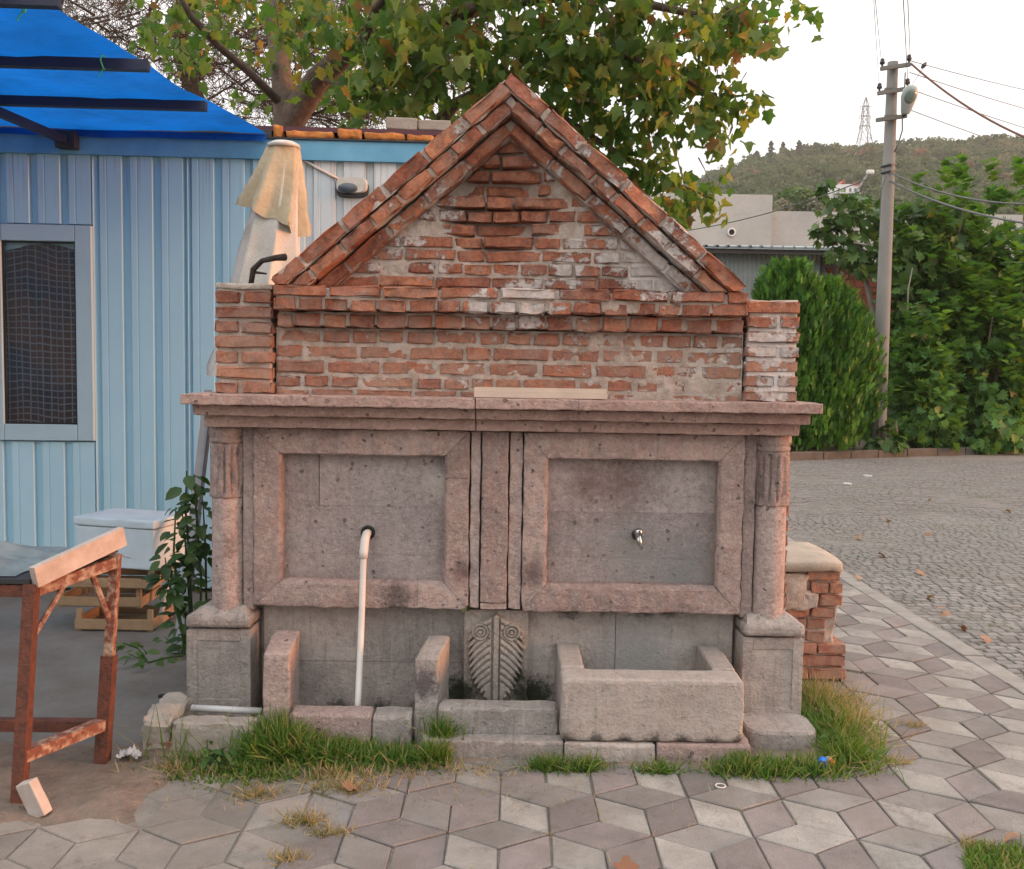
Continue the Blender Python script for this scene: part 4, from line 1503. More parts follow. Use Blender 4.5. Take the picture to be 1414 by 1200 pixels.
for k, (f_, z_) in enumerate(((1.0, .585), (1.04, .592), (1.03, .63), (.985, .64), (.6, .648))):
    for q in range(n):
        an_ = 2 * math.pi * q / n
        ex = abs(math.cos(an_)) ** .38 * math.copysign(1, math.cos(an_))
        ey = abs(math.sin(an_)) ** .38 * math.copysign(1, math.sin(an_))
        nn = 1 + .12 * noise.noise((math.cos(an_) * 2, math.sin(an_) * 2, k * .2 + 4)) + .03 * noise.noise((math.cos(an_) * 7, math.sin(an_) * 7, k))
        b.v.append((1.575 + .205 * ex * f_ * nn, .96 + .30 * ey * f_ * nn, z_ + .01 * noise.noise((math.cos(an_) * 2, math.sin(an_) * 2, 7))))
for k in range(4):
    for q in range(n):
        q2 = (q + 1) % n
        b.f.append((k * n + q, k * n + q2, (k + 1) * n + q2, (k + 1) * n + q))
b.f.append(tuple(4 * n + q for q in range(n)))
CAPM = plain_mat('smooth_cement', (.37, .315, .255), .95, .25, 6, bump=.006, bscale=50)
b.build('cement_cap', CAPM, ST, True)
for (xc_, zc_, w_, h_) in ((1.42, .46, .09, .17), (1.52, .47, .12, .2), (1.6, .43, .07, .1)):
    MB().rbox(xc_ - w_ / 2, xc_ + w_ / 2, sy0 - .012, sy0 + .1, zc_ - h_ / 2, zc_ + h_ / 2, .02, .03, .012, seed=xc_, chip=1).build('rubble_stone', MORTAR, ST)

# ------------------------------------------------------------------ the blue hut
HA = rad(2.6)
HY0 = 2.45
HX0 = -2.4
Mh = Matrix.Translation((HX0, HY0, 0)) @ Matrix.Rotation(HA, 4, 'Z')
Mhi = Mh.inverted()


def H(px, py, off=0.0):
    """hut-wall coordinates (along, height) of a photo point on the wall plane"""
    d = ray(px, py)
    o = Vector((0, CAMY, EYE))
    lo, ld = Mhi @ o, Mhi.to_3x3() @ d
    t = (off - lo.y) / ld.y
    p = lo + ld * t
    return p.x, p.z


HUT = thing('hut', 'pale blue corrugated metal hut behind the fountain', 'hut', Mh @ Vector((0, 1.5, 0)))
wx0, wx1 = -3.2, 2.15
ztop = H(300, 220)[1]
fz0, fz1 = H(300, 219)[1], H(300, 192)[1]
win = [H(-14, 607), H(128, 312)]
wl_, wr_, wb_, wt_ = win[0][0], win[1][0], win[0][1], win[1][1]


def corrugated(x0, x1, z0, z1, pitch=.212, phase=0.0):
    xs = [(x0, 0)]
    k = math.floor((x0 - phase) / pitch) - 1
    while phase + k * pitch < x1 + pitch:
        bx = phase + k * pitch
        for dx, y_ in ((0, 0), (.012, .026), (.052, .026), (.064, 0), (.104, 0), (.110, .004), (.116, 0)):
            if x0 < bx + dx < x1: xs.append((bx + dx, y_))
        k += 1
    xs.append((x1, 0))
    b = MB()
    for x, y_ in xs:
        b.v += [Mh @ Vector((x, y_, z0)), Mh @ Vector((x, y_, z1))]
    b.v = [tuple(v) for v in b.v]
    b.f = [(2 * i, 2 * i + 2, 2 * i + 3, 2 * i + 1) for i in range(len(xs) - 1)]
    return b


ph = H(39, 260)[0]
# separate sheets: around the window, then full-height ones
jr = wr_ + .0
corrugated(wx0, jr, wt_ + .01, fz0 + .02, phase=ph).build('wall_sheet', M['hut'], HUT)
corrugated(wx0, jr, .02, wb_ - .01, phase=ph).build('wall_sheet', M['hut'], HUT)
x = jr
k = 0
while x < wx1 - .1:
    nx_ = min(x + .655, wx1)
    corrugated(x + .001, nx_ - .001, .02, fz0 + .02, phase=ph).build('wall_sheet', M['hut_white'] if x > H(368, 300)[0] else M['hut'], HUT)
    x = nx_
MB().box(wx0, wx1, -.035, .05, fz0, fz1, Mh).build('fascia', M['fascia'], HUT)
MB().box(wx0, wx1, -.05, .05, fz1 + .002, fz1 + .014, Mh).build('drip_edge', M['iron'], HUT)
MB().box(wx0, wx1, .06, 3.2, 0, fz0 + .015, Mh).clip(Mh @ Vector((0, 3.1, 0)), Mh.to_3x3() @ Vector((0, 1, 0))).build('hut_body', M['hut'], HUT)
MB().box(wx0, wx1, .0, 3.3, fz1 + .065, fz1 + .10, Mh).build('roof_sheet', M['maroon'], HUT)
# foam core squeezed out at the roof edge, in torn lengths
fx = H(378, 190)[0]
for (pa, pb, hh) in ((378, 392, .085), (396, 462, .05), (466, 500, .07), (503, 560, .05), (562, 600, .045)):
    a, b_ = H(pa, 190)[0], H(pb, 190)[0]
    MB().rbox(a, b_, -.03, .2, fz1 + .016, fz1 + .018 + hh, .02, .03, .014, seed=pa, M=Mh, chip=1).build('roof_foam', M['pu'], HUT)
MB().box(wx0, H(376, 190)[0], -.03, .2, fz1 + .016, fz1 + .06, Mh).build('roof_edge', M['iron'], HUT)
# window
WN = MB()
fwid = .115
for (a, b_, c_, d_) in ((wl_, wl_ + fwid, wb_, wt_), (wr_ - fwid, wr_, wb_, wt_), (wl_ + fwid, wr_ - fwid, wb_, wb_ + fwid), (wl_ + fwid, wr_ - fwid, wt_ - fwid, wt_)):
    WN.rbox(a + .0005, b_ - .0005, -.03, .058, c_, d_, .006, .3, 0, M=Mh)
wn_ = WN.build('window', M['pvc'], HUT)
MB().box(wl_ + fwid, wr_ - fwid, -.004, .004, wb_ + fwid, wt_ - fwid, Mh).build('pane', M['glass'], wn_)
gk = MB()
for (a, b_, c_, d_) in ((wl_ + fwid, wl_ + fwid + .012, wb_ + fwid, wt_ - fwid), (wr_ - fwid - .012, wr_ - fwid, wb_ + fwid, wt_ - fwid), (wl_ + fwid, wr_ - fwid, wb_ + fwid, wb_ + fwid + .012), (wl_ + fwid, wr_ - fwid, wt_ - fwid - .012, wt_ - fwid)):
    gk.box(a, b_, -.012, -.0045, c_, d_, Mh)
gk.build('gasket', M['black'], wn_)
# curtain behind the glass, pleated
cv, cf = [], []
ncx, ncz = 60, 30
for j in range(ncz + 1):
    for i in range(ncx + 1):
        xx = wl_ + .02 + (wr_ - wl_ - .04) * i / ncx
        zz = wb_ + .03 + (wt_ - wb_ - .28 + .12 * math.sin(i / ncx * 2.6 + .2)) * j / ncz
        cv.append(Mh @ Vector((xx, .036 + .012 * math.sin(i * .55 + 1.4 * math.sin(j * .14)), zz)))
for j in range(ncz):
    for i in range(ncx):
        a = j * (ncx + 1) + i
        cf.append((a, a + 1, a + ncx + 2, a + ncx + 1))
tag(MB().add(cv, cf).build('curtain', M['check'], None, True), 'dark checked curtain hanging behind the hut window', 'curtain')

# blocks lying on the roof edge
for k, (pa, pb, lab) in enumerate(((532, 576, 'grey concrete block on the hut roof edge, left of two'), (577, 622, 'grey concrete block on the hut roof edge, right of two beside the gable'))):
    a, b_ = H(pa, 180)[0], H(pb, 180)[0]
    tag(MB().rbox(a + .004, b_, .0, .22, fz1 + .102, fz1 + .185 - k * .012, .01, .05, .004, seed=pa, M=Mh, chip=.8).build('concrete_block', M['block'], None), lab, 'block', 'blocks on the hut roof')

# wall lamp and its lead
LP = thing('wall_lamp', 'oval bulkhead lamp with a peeling white cover on the hut wall', 'wall lamp', Mh @ Vector((H(487, 260)[0], -.03, H(487, 260)[1])))
lx, lz = H(487, 260)
lx0, lx1 = H(465, 260)[0], H(510, 260)[0]
hw = (lx1 - lx0) / 2
for nm, (ra, rz, ya, yb_), mt in (('lamp_base', (hw, .064, -.045, .0), M['iron']), ('lamp_cover', (hw * .97, .056, -.07, -.046), M['white'])):
    b = MB()
    n = 24
    for yv, f_ in ((yb_, 1.0), (ya, .92)):
        for q in range(n):
            a_ = 2 * math.pi * q / n
            ex = abs(math.cos(a_)) ** .6 * math.copysign(1, math.cos(a_))
            ez = abs(math.sin(a_)) ** .6 * math.copysign(1, math.sin(a_))
            b.v.append(tuple(Mh @ Vector((lx + ra * ex * f_, yv, lz + (.012 if nm == 'lamp_cover' else -.006) + rz * ez * f_))))
    for q in range(n):
        q2 = (q + 1) % n
        b.f.append((q, q2, n + q2, n + q))
    b.f += [tuple(range(n)), tuple(range(2 * n - 1, n - 1, -1))]
    b.build(nm, mt, LP)
b = MB()
n = 18
for yv, f_ in ((-.069, 1.0), (-.085, .8)):
    for q in range(n):
        a_ = 2 * math.pi * q / n
        b.v.append(tuple(Mh @ Vector((lx - .025 + hw * .62 * math.cos(a_) * f_, yv, lz - .012 + .036 * math.sin(a_) * f_))))
for q in range(n):
    b.f.append((q, (q + 1) % n, n + (q + 1) % n, n + q))
b.f += [tuple(range(2 * n - 1, n - 1, -1))]
b.build('lamp_glass', M['farglass'], LP, True)
ca = Mh @ Vector((H(405, 212)[0], -.012, H(405, 212)[1]))
cb = Mh @ Vector((H(470, 249)[0], -.012, H(470, 249)[1]))
MB().tube([ca, (ca + cb) / 2 + Vector((0, 0, -.008)), cb], .010, 8).build('lamp_lead', M['white'], LP, True)

# ------------------------------------------------------------------ blue tarpaulin awning on dark tubes
AW = thing('awning', 'blue tarpaulin awning on dark square tubes fixed to the hut', 'awning', Mh @ Vector((-1.5, -.04, fz1)))
e0 = Mh @ Vector((H(370, 187)[0], -.04, fz1 + .015))
zA = fz1
def at_z(px, py, z): return G(px, py, z)
zN = fz1 + .02
e1 = at_z(16, -2, zN)
e2 = at_z(-70, -62, zN + .02)
xl = -6.5
nu, nv = 40, 26
vs, fs = [], []
for j in range(nv + 1):
    t = j / nv
    Rg = e0.lerp(e2, t)
    Rg.z += -.035 * math.sin(t * math.pi) * .5
    for i in range(nu + 1):
        q = i / nu
        xx = Rg.x + (xl - Rg.x) * q
        yb = Rg.y - (HA * (Rg.x - xx)) * (1 - t)
        z_ = Rg.z + .02 - .03 * abs(math.sin(t * math.pi * 2.6)) * min(1, q * 8) + .03 * noise.noise((xx * 1.6, t * 4, 0)) + .012 * noise.noise((xx * 5, t * 9, 3)) + (.012 if q == 0 else 0)
        vs.append((xx, yb, z_))
for j in range(nv):
    for i in range(nu):
        a = j * (nu + 1) + i
        fs.append((a, a + 1, a + nu + 2, a + nu + 1))
MB().add(vs, fs).build('tarpaulin', M['tarp'], AW, True)
# hem hanging along the hut
hm = MB()
for i in range(nu + 1):
    xx = e0.x + (xl - e0.x) * i / nu
    yb = e0.y - HA * (e0.x - xx) - .01
    hm.v += [(xx, yb, e0.z + .015), (xx, yb - .012, e0.z - .035 - .015 * noise.noise((xx * 3, 0, 0)))]
hm.f = [(2 * i, 2 * i + 2, 2 * i + 3, 2 * i + 1) for i in range(nu)]
hm.build('tarpaulin_hem', M['tarp'], AW)
for (pa, pb) in (((-320, 74), (205, 91)), ((-260, 131), (285, 147)), ((-420, -8), (82, 2))):
    zt = fz1 - .01
    a, b_ = at_z(*pb, zt), at_z(*pa, zt)
    b_ = Vector((-6.2, a.y - .2, zt))
    tb_ = MB().bar(a, b_, .05, .055).build('support_tube', M['dark_blue'], AW)
sa = Mh @ Vector((H(98, 192)[0], -.06, fz0 + .08))
sb = at_z(-140, 96, fz1 - .05)
MB().bar(sa, sb, .05, .05).build('strut', M['dark_blue'], AW)
MB().rbox(-.07, .07, -.05, .03, -.055, .065, .01, .05, .004, M=Matrix.Translation(sa), chip=1).build('strut_bracket', M['iron'], AW)
STRG = plain_mat('green_string', (.03, .35, .16), .7, .2)
for (px, py) in ((143, 86), (32, 5)):
    c = at_z(px, py, fz1 - .01)
    MB().tube([c + Vector((.004 * math.sin(k * 2), .034 * math.cos(k * 1.05), .036 * math.sin(k * 1.05))) for k in range(7)], .004, 5).tube([c + Vector((0, 0, -.03)), c + Vector((-.03, 0, -.075))], .003, 4).build('string_tie', STRG, AW)

# ------------------------------------------------------------------ closed parasol behind the left pier
PY = 1.35
top = U(392, 197, PY)
PR = thing('parasol', 'closed parasol with a beige cover over patterned cloth behind the left pier', 'parasol', (top.x - .12, PY, 0))
bot = U(347, 560, PY)


def folds(z0, z1, r0_, r1_, m, name, nfold, seed, hem=.0):
    b = MB()
    nz2, n = 22, 96
    for j in range(nz2 + 1):
        t = j / nz2
        zc = z0 + (z1 - z0) * t
        ax = top.x + (bot.x - top.x) * ((top.z - zc) / (top.z - bot.z))
        for q in range(n):
            a = 2 * math.pi * q / n
            fold = 1 - 1.7 * abs(math.sin(a * nfold / 2 + seed + t * .8 + .5 * noise.noise((math.cos(a) * 2, math.sin(a) * 2, zc * 2)))) ** .8
            r_ = (r0_ + (r1_ - r0_) * t ** .9) * (1 + (.06 + .30 * t) * fold + .16 * t * noise.noise((math.cos(a) * 1.6 + seed, math.sin(a) * 1.6, zc * 2.4)))
            dz = hem * t * (-1.0 * math.cos(a) + .45 * noise.noise((math.cos(a) * 2.2, math.sin(a) * 2.2, seed)))
            b.v.append((ax + r_ * math.cos(a), PY + r_ * .8 * math.sin(a), zc + dz))
    for j in range(nz2):
        for q in range(n):
            q2 = (q + 1) % n
            b.f.append((j * n + q, j * n + q2, (j + 1) * n + q2, (j + 1) * n + q))
    return b.build(name, m, PR, True)


pole_top = Vector((top.x, PY, top.z))
MB().tube([Vector((bot.x - .12, PY, 0)), Vector((bot.x, PY, bot.z)), pole_top], .022, 12).build('pole', M['white'], PR, True)
folds(U(390, 215, PY).z, U(370, 520, PY).z, .09, .235, M['pattern'], 'canopy', 7, 1.0, .0)
folds(U(390, 204, PY).z, U(390, 306, PY).z, .092, .17, M['cover'], 'cover', 6, 2.2, .085)
capp = MB().lathe([(.090, top.z - .034), (.097, top.z - .026), (.092, top.z - .012), (.066, top.z + .002), (.03, top.z + .008), (.005, top.z + .009)], top.x, PY, 24)
capp.build('top_cap', M['white'], PR, True)
MB().rbox(bot.x - .34, bot.x + .1, PY - .22, PY + .22, -.03, .07, .02, .1, .002).build('base_slab', M['block'], PR)

# ------------------------------------------------------------------ things in the yard
# rusty table
TB = thing('work_table', 'rusty steel table with a marble edge strip and a canvas on top', 'table', (-2.1, -.6, 0))
nl0, nl1 = G(26, 1112, 0), U(44, 806, -.80)
fl0, fl1 = G(141, 1057, 0), U(160, 765, -.47)
LW = .044
MB().bar(nl0 + Vector((0, 0, .0)), nl1, LW, LW, (1, 0, 0)).build('leg', M['rust'], TB)
fm = fl0.lerp(fl1, .52)
MB().bar(fl0, fm, LW + .006, LW + .006, (1, 0, 0)).build('leg', M['rust'], TB)
MB().bar(fm, fl1, LW * .8, LW * .8, (1, 0, 0)).build('leg_extension', M['rust_paint'], TB, label='upper part of the far leg with flaking cream paint')
LEN = 1.7
for a0, a1 in ((nl0, nl1), (fl0, fl1)):
    MB().bar(a0 + Vector((-LEN, -.05, 0)), a1 + Vector((-LEN, -.05, 0)), LW, LW, (1, 0, 0)).build('leg', M['rust'], TB)
MB().bar(nl1 + Vector((0, .02, -.03)), fl1 + Vector((0, -.02, -.03)), .03, .045).build('end_rail', M['rust_paint'], TB)
MB().bar(nl1 + Vector((-.02, 0, -.025)), nl1 + Vector((-LEN, -.05, -.025)), .03, .045).build('top_rail', M['rust'], TB)
MB().bar(fl1 + Vector((-.02, 0, -.025)), fl1 + Vector((-LEN, -.05, -.025)), .03, .045).build('top_rail', M['rust'], TB)
la, lb = nl0.lerp(nl1, .22), fl0.lerp(fl1, .2)
MB().bar(la, lb, .045, .045).build('stretcher', M['rust_paint'], TB)
MB().bar(lb + Vector((-.03, 0, -.01)), lb + Vector((-LEN, -.05, .0)), .045, .045).build('stretcher', M['rust'], TB)
MB().tube([nl0.lerp(nl1, .72), nl1.lerp(fl1, .36) + Vector((0, 0, -.05))], .011, 8).build('brace', M['rust_paint'], TB)
MB().tube([fl0.lerp(fl1, .66), nl1.lerp(fl1, .70) + Vector((0, 0, -.05))], .013, 8).build('brace', M['rust_paint'], TB)
# table top sheet and marble edge
tpv = [nl1 + Vector((.0, -.02, -.0)), fl1 + Vector((.0, .02, .0)), fl1 + Vector((-LEN, -.03, .0)), nl1 + Vector((-LEN, -.07, .0))]
MB().add([v + Vector((0, 0, .003)) for v in tpv] + [v + Vector((0, 0, .02)) for v in tpv], [(3, 2, 1, 0), (4, 5, 6, 7), (0, 1, 5, 4), (1, 2, 6, 5), (2, 3, 7, 6), (3, 0, 4, 7)]).build('table_top', M['iron'], TB)
ea, eb = U(44, 798, -.81), U(164, 742, -.455)
MB().bar(ea + Vector((.012, -.01, .004)), eb + Vector((.012, .01, .004)), .03, .078).build('marble_edge', M['marble'], TB)
# canvas heaped on the table
def cloth(name, label, cat, m, corners, n, hump, seed):
    vs, fs = [], []
    for j in range(n + 1):
        for i in range(n + 1):
            u, v = i / n, j / n
            p = (corners[0].lerp(corners[1], u)).lerp(corners[3].lerp(corners[2], u), v)
            e = min(1, 6 * min(u, 1 - u)) * min(1, 6 * min(v, 1 - v))
            h = hump * e * (.55 + .6 * noise.noise((u * 3 + seed, v * 3, seed))) + .012 * noise.noise((u * 11, v * 9 + seed, 2))
            vs.append((p.x + .03 * noise.noise((v * 6, seed, 0)), p.y, p.z + .004 + max(.002, h)))
    for j in range(n):
        for i in range(n):
            a = j * (n + 1) + i
            fs.append((a, a + 1, a + n + 2, a + n + 1))
    return tag(MB().add(vs, fs).build(name, m, None, True), label, cat)


ctop = .021
c0, c1 = nl1 + Vector((-.06, .0, ctop)), fl1 + Vector((-.16, .0, ctop))
cloth('canvas_sheet', 'grey-blue crumpled canvas heaped on the rusty table', 'canvas', M['canvas'], [c0 + Vector((-1.4, -.05, 0)), c0, c1, c1 + Vector((-1.4, -.05, 0))], 36, .075, 2.0)
wb = fl1 + Vector((-.15, -.02, ctop))
cloth('cloth_rag', 'cream cloth lying flat beside the canvas on the table', 'cloth', M['pale_wood'], [nl1.lerp(fl1, .45) + Vector((-.045, 0, ctop)), nl1.lerp(fl1, .45) + Vector((-.02, 0, ctop)), fl1 + Vector((-.03, 0, ctop)), wb], 12, .012, 4.0)
# wedge leaning on the near leg
wp = G(58, 1124, .0)
tag(MB().rbox(-.038, .038, -.02, .02, 0, .135, .005, .04, .0015, M=Matrix.Translation((wp.x, wp.y, -.004)) @ Matrix.Rotation(rad(-24), 4, 'Y') @ Matrix.Rotation(rad(-20), 4, 'Z')).build('wood_wedge', M['marble'], None), 'pale block leaning against the foot of the rusty table leg', 'block')

# crates and the foam box
def crate(label, x0, x1, y0, y1, z0, h):
    t = thing('crate', label, 'crate', ((x0 + x1) / 2, (y0 + y1) / 2, z0), 'wooden crates stacked by the hut')
    zt = z0 + h
    hb = h * .56
    for (a, b_) in ((y0, y0 + .008), (y1 - .008, y1)):
        MB().rbox(x0, x1, a, b_, z0 + .012, z0 + hb, .002, .3, .0005, seed=x0).build('slat', M['wood'], t)
    for (a, b_) in ((x0, x0 + .008), (x1 - .008, x1)):
        MB().rbox(a, b_, y0 + .01, y1 - .01, z0 + .012, z0 + hb, .002, .3, .0005, seed=y0).build('slat', M['wood'], t)
    for cx_ in (x0 + .022, x1 - .022):
        for cy_ in (y0 + .02, y1 - .02):
            MB().rbox(cx_ - .016, cx_ + .016, cy_ - .011 - (.02 if cy_ < (y0 + y1) / 2 else -.02) * 0, cy_ + .011, z0, zt - .001, .002, .3, 0).build('corner_post', M['wood'], t)
    for k in range(4):
        yy_ = y0 + .01 + (y1 - y0 - .02) * (k + .06) / 4
        MB().box(x0 + .009, x1 - .009, yy_, yy_ + (y1 - y0) / 4 * .82, z0 + .004, z0 + .011).build('bottom_slat', M['wood'], t)


g0 = G(103, 869, 0)
g1 = G(206, 871, 0)
cw = g1.x - g0.x
crate('slatted wooden crate at the bottom of the stack on the yard floor', g0.x, g1.x + .02, g0.y, g0.y + .36, -.01, .135)
crate('slatted wooden crate in the middle of the stack, pushed left', g0.x - .12, g1.x - .06, g0.y + .03, g0.y + .38, .126, .125)
crate('slatted wooden crate at the top of the stack under the foam box', g0.x - .02, g1.x + .03, g0.y - .01, g0.y + .35, .252, .125)
FB = thing('foam_box', 'white polystyrene fish box with a lid on the wooden crates', 'foam box', (g0.x + .28, g0.y + .15, .378))
Mf = Matrix.Translation((g0.x + .30, g0.y + .17, .381)) @ Matrix.Rotation(rad(-14), 4, 'Z')
MB().rbox(-.29, .26, -.17, .20, 0, .25, .012, .1, .002, M=Mf).build('box_body', M['foam_white'], FB)
MB().rbox(-.30, .27, -.18, .21, .252, .305, .014, .1, .003, M=Mf).build('lid', M['foam_white'], FB)
REDINK = plain_mat('red_ink', (.45, .07, .06), .7, .1)
for (a, b_) in (((-.19, .13), (-.17, .16)), ((-.17, .16), (-.15, .135)), ((.02, .09), (.06, .075)), ((.06, .075), (.1, .07))):
    MB().bar(Mf @ Vector((a[0], -.1715, a[1])), Mf @ Vector((b_[0], -.1715, b_[1])), .004, .002).build('red_mark', REDINK, FB)

# white lath, leaning post, and vine
pa, pb = G(219, 862, 0), U(238, 785, 1.62)
tag(MB().tube([pa + Vector((0, 0, .003)), pa.lerp(pb, .5) + Vector((.0, 0, .0)), pb], .016, 8).build('white_lath', M['lath'], None, True), 'thin white lath leaning beside the crates', 'lath')
ps = thing('metal_post', 'grey metal post leaning against the hut behind the left column', 'post', (-1.75, 1.5, 0))
a_, b_ = U(262, 760, 1.3), U(288, 540, 1.9)
foot_ = a_ + (a_ - b_) * ((a_.z) / (b_.z - a_.z))
MB().bar(foot_, b_, .05, .03).build('post_bar', M['steel'], ps)
MB().bar(foot_ + Vector((.03, .0, 0)), b_ + Vector((.032, .0, -.02)), .012, .05).build('post_flange', M['iron'], ps)

# ------------------------------------------------------------------ leaf templates
def leaf_lobed(fold=.32, droop=.3):
    half = [(.27, -.10), (.50, .02), (.40, .19), (.62, .50), (.37, .53), (.27, .66), (.19, .86)]
    out = [(0, 0)] + half + [(0, 1.0)] + [(-x, y_) for x, y_ in half[::-1]]
    V = [(0, .28, 0)] + [(x, y_, fold * abs(x) - droop * y_ * y_ - .25 * x * x) for x, y_ in out]
    n = len(out)
    return np.array(V), np.array([(0, 1 + i, 1 + (i + 1) % n) for i in range(n)])


def leaf_fig():
    half = [(.28, -.08), (.48, .06), (.36, .2), (.60, .46), (.38, .42), (.30, .52), (.34, .78), (.14, .62)]
    out = [(0, 0)] + half + [(0, 1.0)] + [(-x, y_) for x, y_ in half[::-1]]
    V = [(0, .3, 0)] + [(x, y_, .18 * abs(x) - .14 * y_ * y_) for x, y_ in out]
    n = len(out)
    return np.array(V), np.array([(0, 1 + i, 1 + (i + 1) % n) for i in range(n)])


def leaf_oval(w=.28):
    half = [(w * .7, .2), (w, .45), (w * .7, .75)]
    out = [(0, 0)] + half + [(0, 1.0)] + [(-x, y_) for x, y_ in half[::-1]]
    V = [(0, .45, -.04)] + [(x, y_, .25 * abs(x) - .2 * y_ * y_) for x, y_ in out]
    n = len(out)
    return np.array(V), np.array([(0, 1 + i, 1 + (i + 1) % n) for i in range(n)])


LOBED, FIG, OVAL = leaf_lobed(), leaf_fig(), leaf_oval()


def unit(n):
    v = rng.normal(size=(n, 3))
    return v / np.linalg.norm(v, axis=1, keepdims=True)


def place_leaves(parent, T, P, D, Nn, SZ, m, name_single, name_rest, nsingle, order):
    """the leaves that show largest as single parts, the rest joined"""
    R = orient(D, Nn)
    order = np.asarray(order)
    idx = np.argsort(order)
    one, many = idx[:nsingle], idx[nsingle:]
    pl = wloc(parent)
    if nsingle:
        me = tri_mesh(name_single, T[0], T[1])
        me.materials.append(m)
        for k in one:
            o = bpy.data.objects.new(name_single, me)
            COL.objects.link(o)
            o.parent = parent
            Mx = Matrix(R[k].tolist()).to_4x4()
            o.location = Vector(P[k]) - pl
            o.rotation_euler = Mx.to_euler()
            o.scale = tuple(float(q_) for q_ in np.broadcast_to(SZ[k], 3))
    if len(many):
        V, Fc = scatter_arrays(T, R[many], SZ[many], P[many] - np.array(pl))
        me = tri_mesh(name_rest, V, Fc)
        o = link_mesh(name_rest, me, m, parent)
        if nsingle: o['kind'] = 'stuff'


def view_rank(P):
    """smaller = shows larger in the photograph; out-of-frame leaves last"""
    out = []
    for p in P:
        q = proj(p)
        d = (Vector(p) - Vector((0, CAMY, EYE))).length
        out.append(d + (0 if q and 0 < q[0] < 1414 and 0 < q[1] < 1200 else 1000))
    return np.array(out)


# ------------------------------------------------------------------ plane tree behind the hut
PT = thing('plane_tree', 'large plane tree with browning lobed leaves rising behind the hut and gable', 'tree', (-2.2, 5.6, 0))
ty = 5.6
def PX(px, py, D): return U(px, py, CAMY + D)
b = MB()
tk = [(-2.35, ty, 0), (-2.35, ty, 1.4), PX(392, 215, 9.8), PX(396, 180, 9.8)]
b.tube(tk, [.30, .25, .19, .15], 12)
b.build('trunk', M['bark'], PT, True)
limbs = [([(394, 215, 9.8), (396, 160, 9.8), (388, 100, 9.9), (378, 30, 10.0), (368, -60, 10.2)], [.16, .135, .105, .085, .05]),
         ([(393, 215, 9.8), (402, 165, 9.8), (440, 108, 9.6), (485, 68, 9.3), (560, 40, 8.9), (680, 5, 8.6), (820, -10, 8.4), (960, 20, 8.6), (1060, 30, 8.8)], [.16, .15, .125, .10, .085, .06, .045, .03, .015]),
         ([(395, 150, 9.8), (345, 100, 9.5), (300, 62, 9.2), (262, 20, 8.9), (230, -40, 8.6)], [.045, .042, .035, .03, .02]),
         ([(604, 172, 9.2), (625, 146, 9.0), (655, 130, 8.9), (700, 122, 8.8), (760, 150, 8.6), (820, 190, 8.5), (900, 240, 8.5), (985, 275, 8.6)], [.075, .06, .05, .04, .032, .025, .018, .008]),
         ([(604, 172, 9.2), (560, 210, 9.4), (480, 230, 9.6), (400, 190, 9.8)], [.075, .08, .09, .10]),
         ([(700, 122, 8.8), (760, 80, 8.4), (850, 70, 8.2), (950, 110, 8.3), (1010, 150, 8.4)], [.04, .032, .024, .016, .008]),
         ([(820, -10, 8.4), (880, 80, 8.2), (920, 150, 8.2), (900, 210, 8.3)], [.03, .02, .012, .006]),
         ([(500, 60, 9.2), (520, 10, 8.6), (560, -40, 8.0), (640, -80, 7.6)], [.05, .04, .03, .02]),
         ([(440, 105, 9.6), (500, 130, 8.9), (540, 100, 8.2), (545, 60, 7.8)], [.03, .022, .015, .008])]
for pts, rs in limbs:
    MB().tube([PX(*p) for p in pts], rs, 9).build('limb', M['bark'], PT, True)
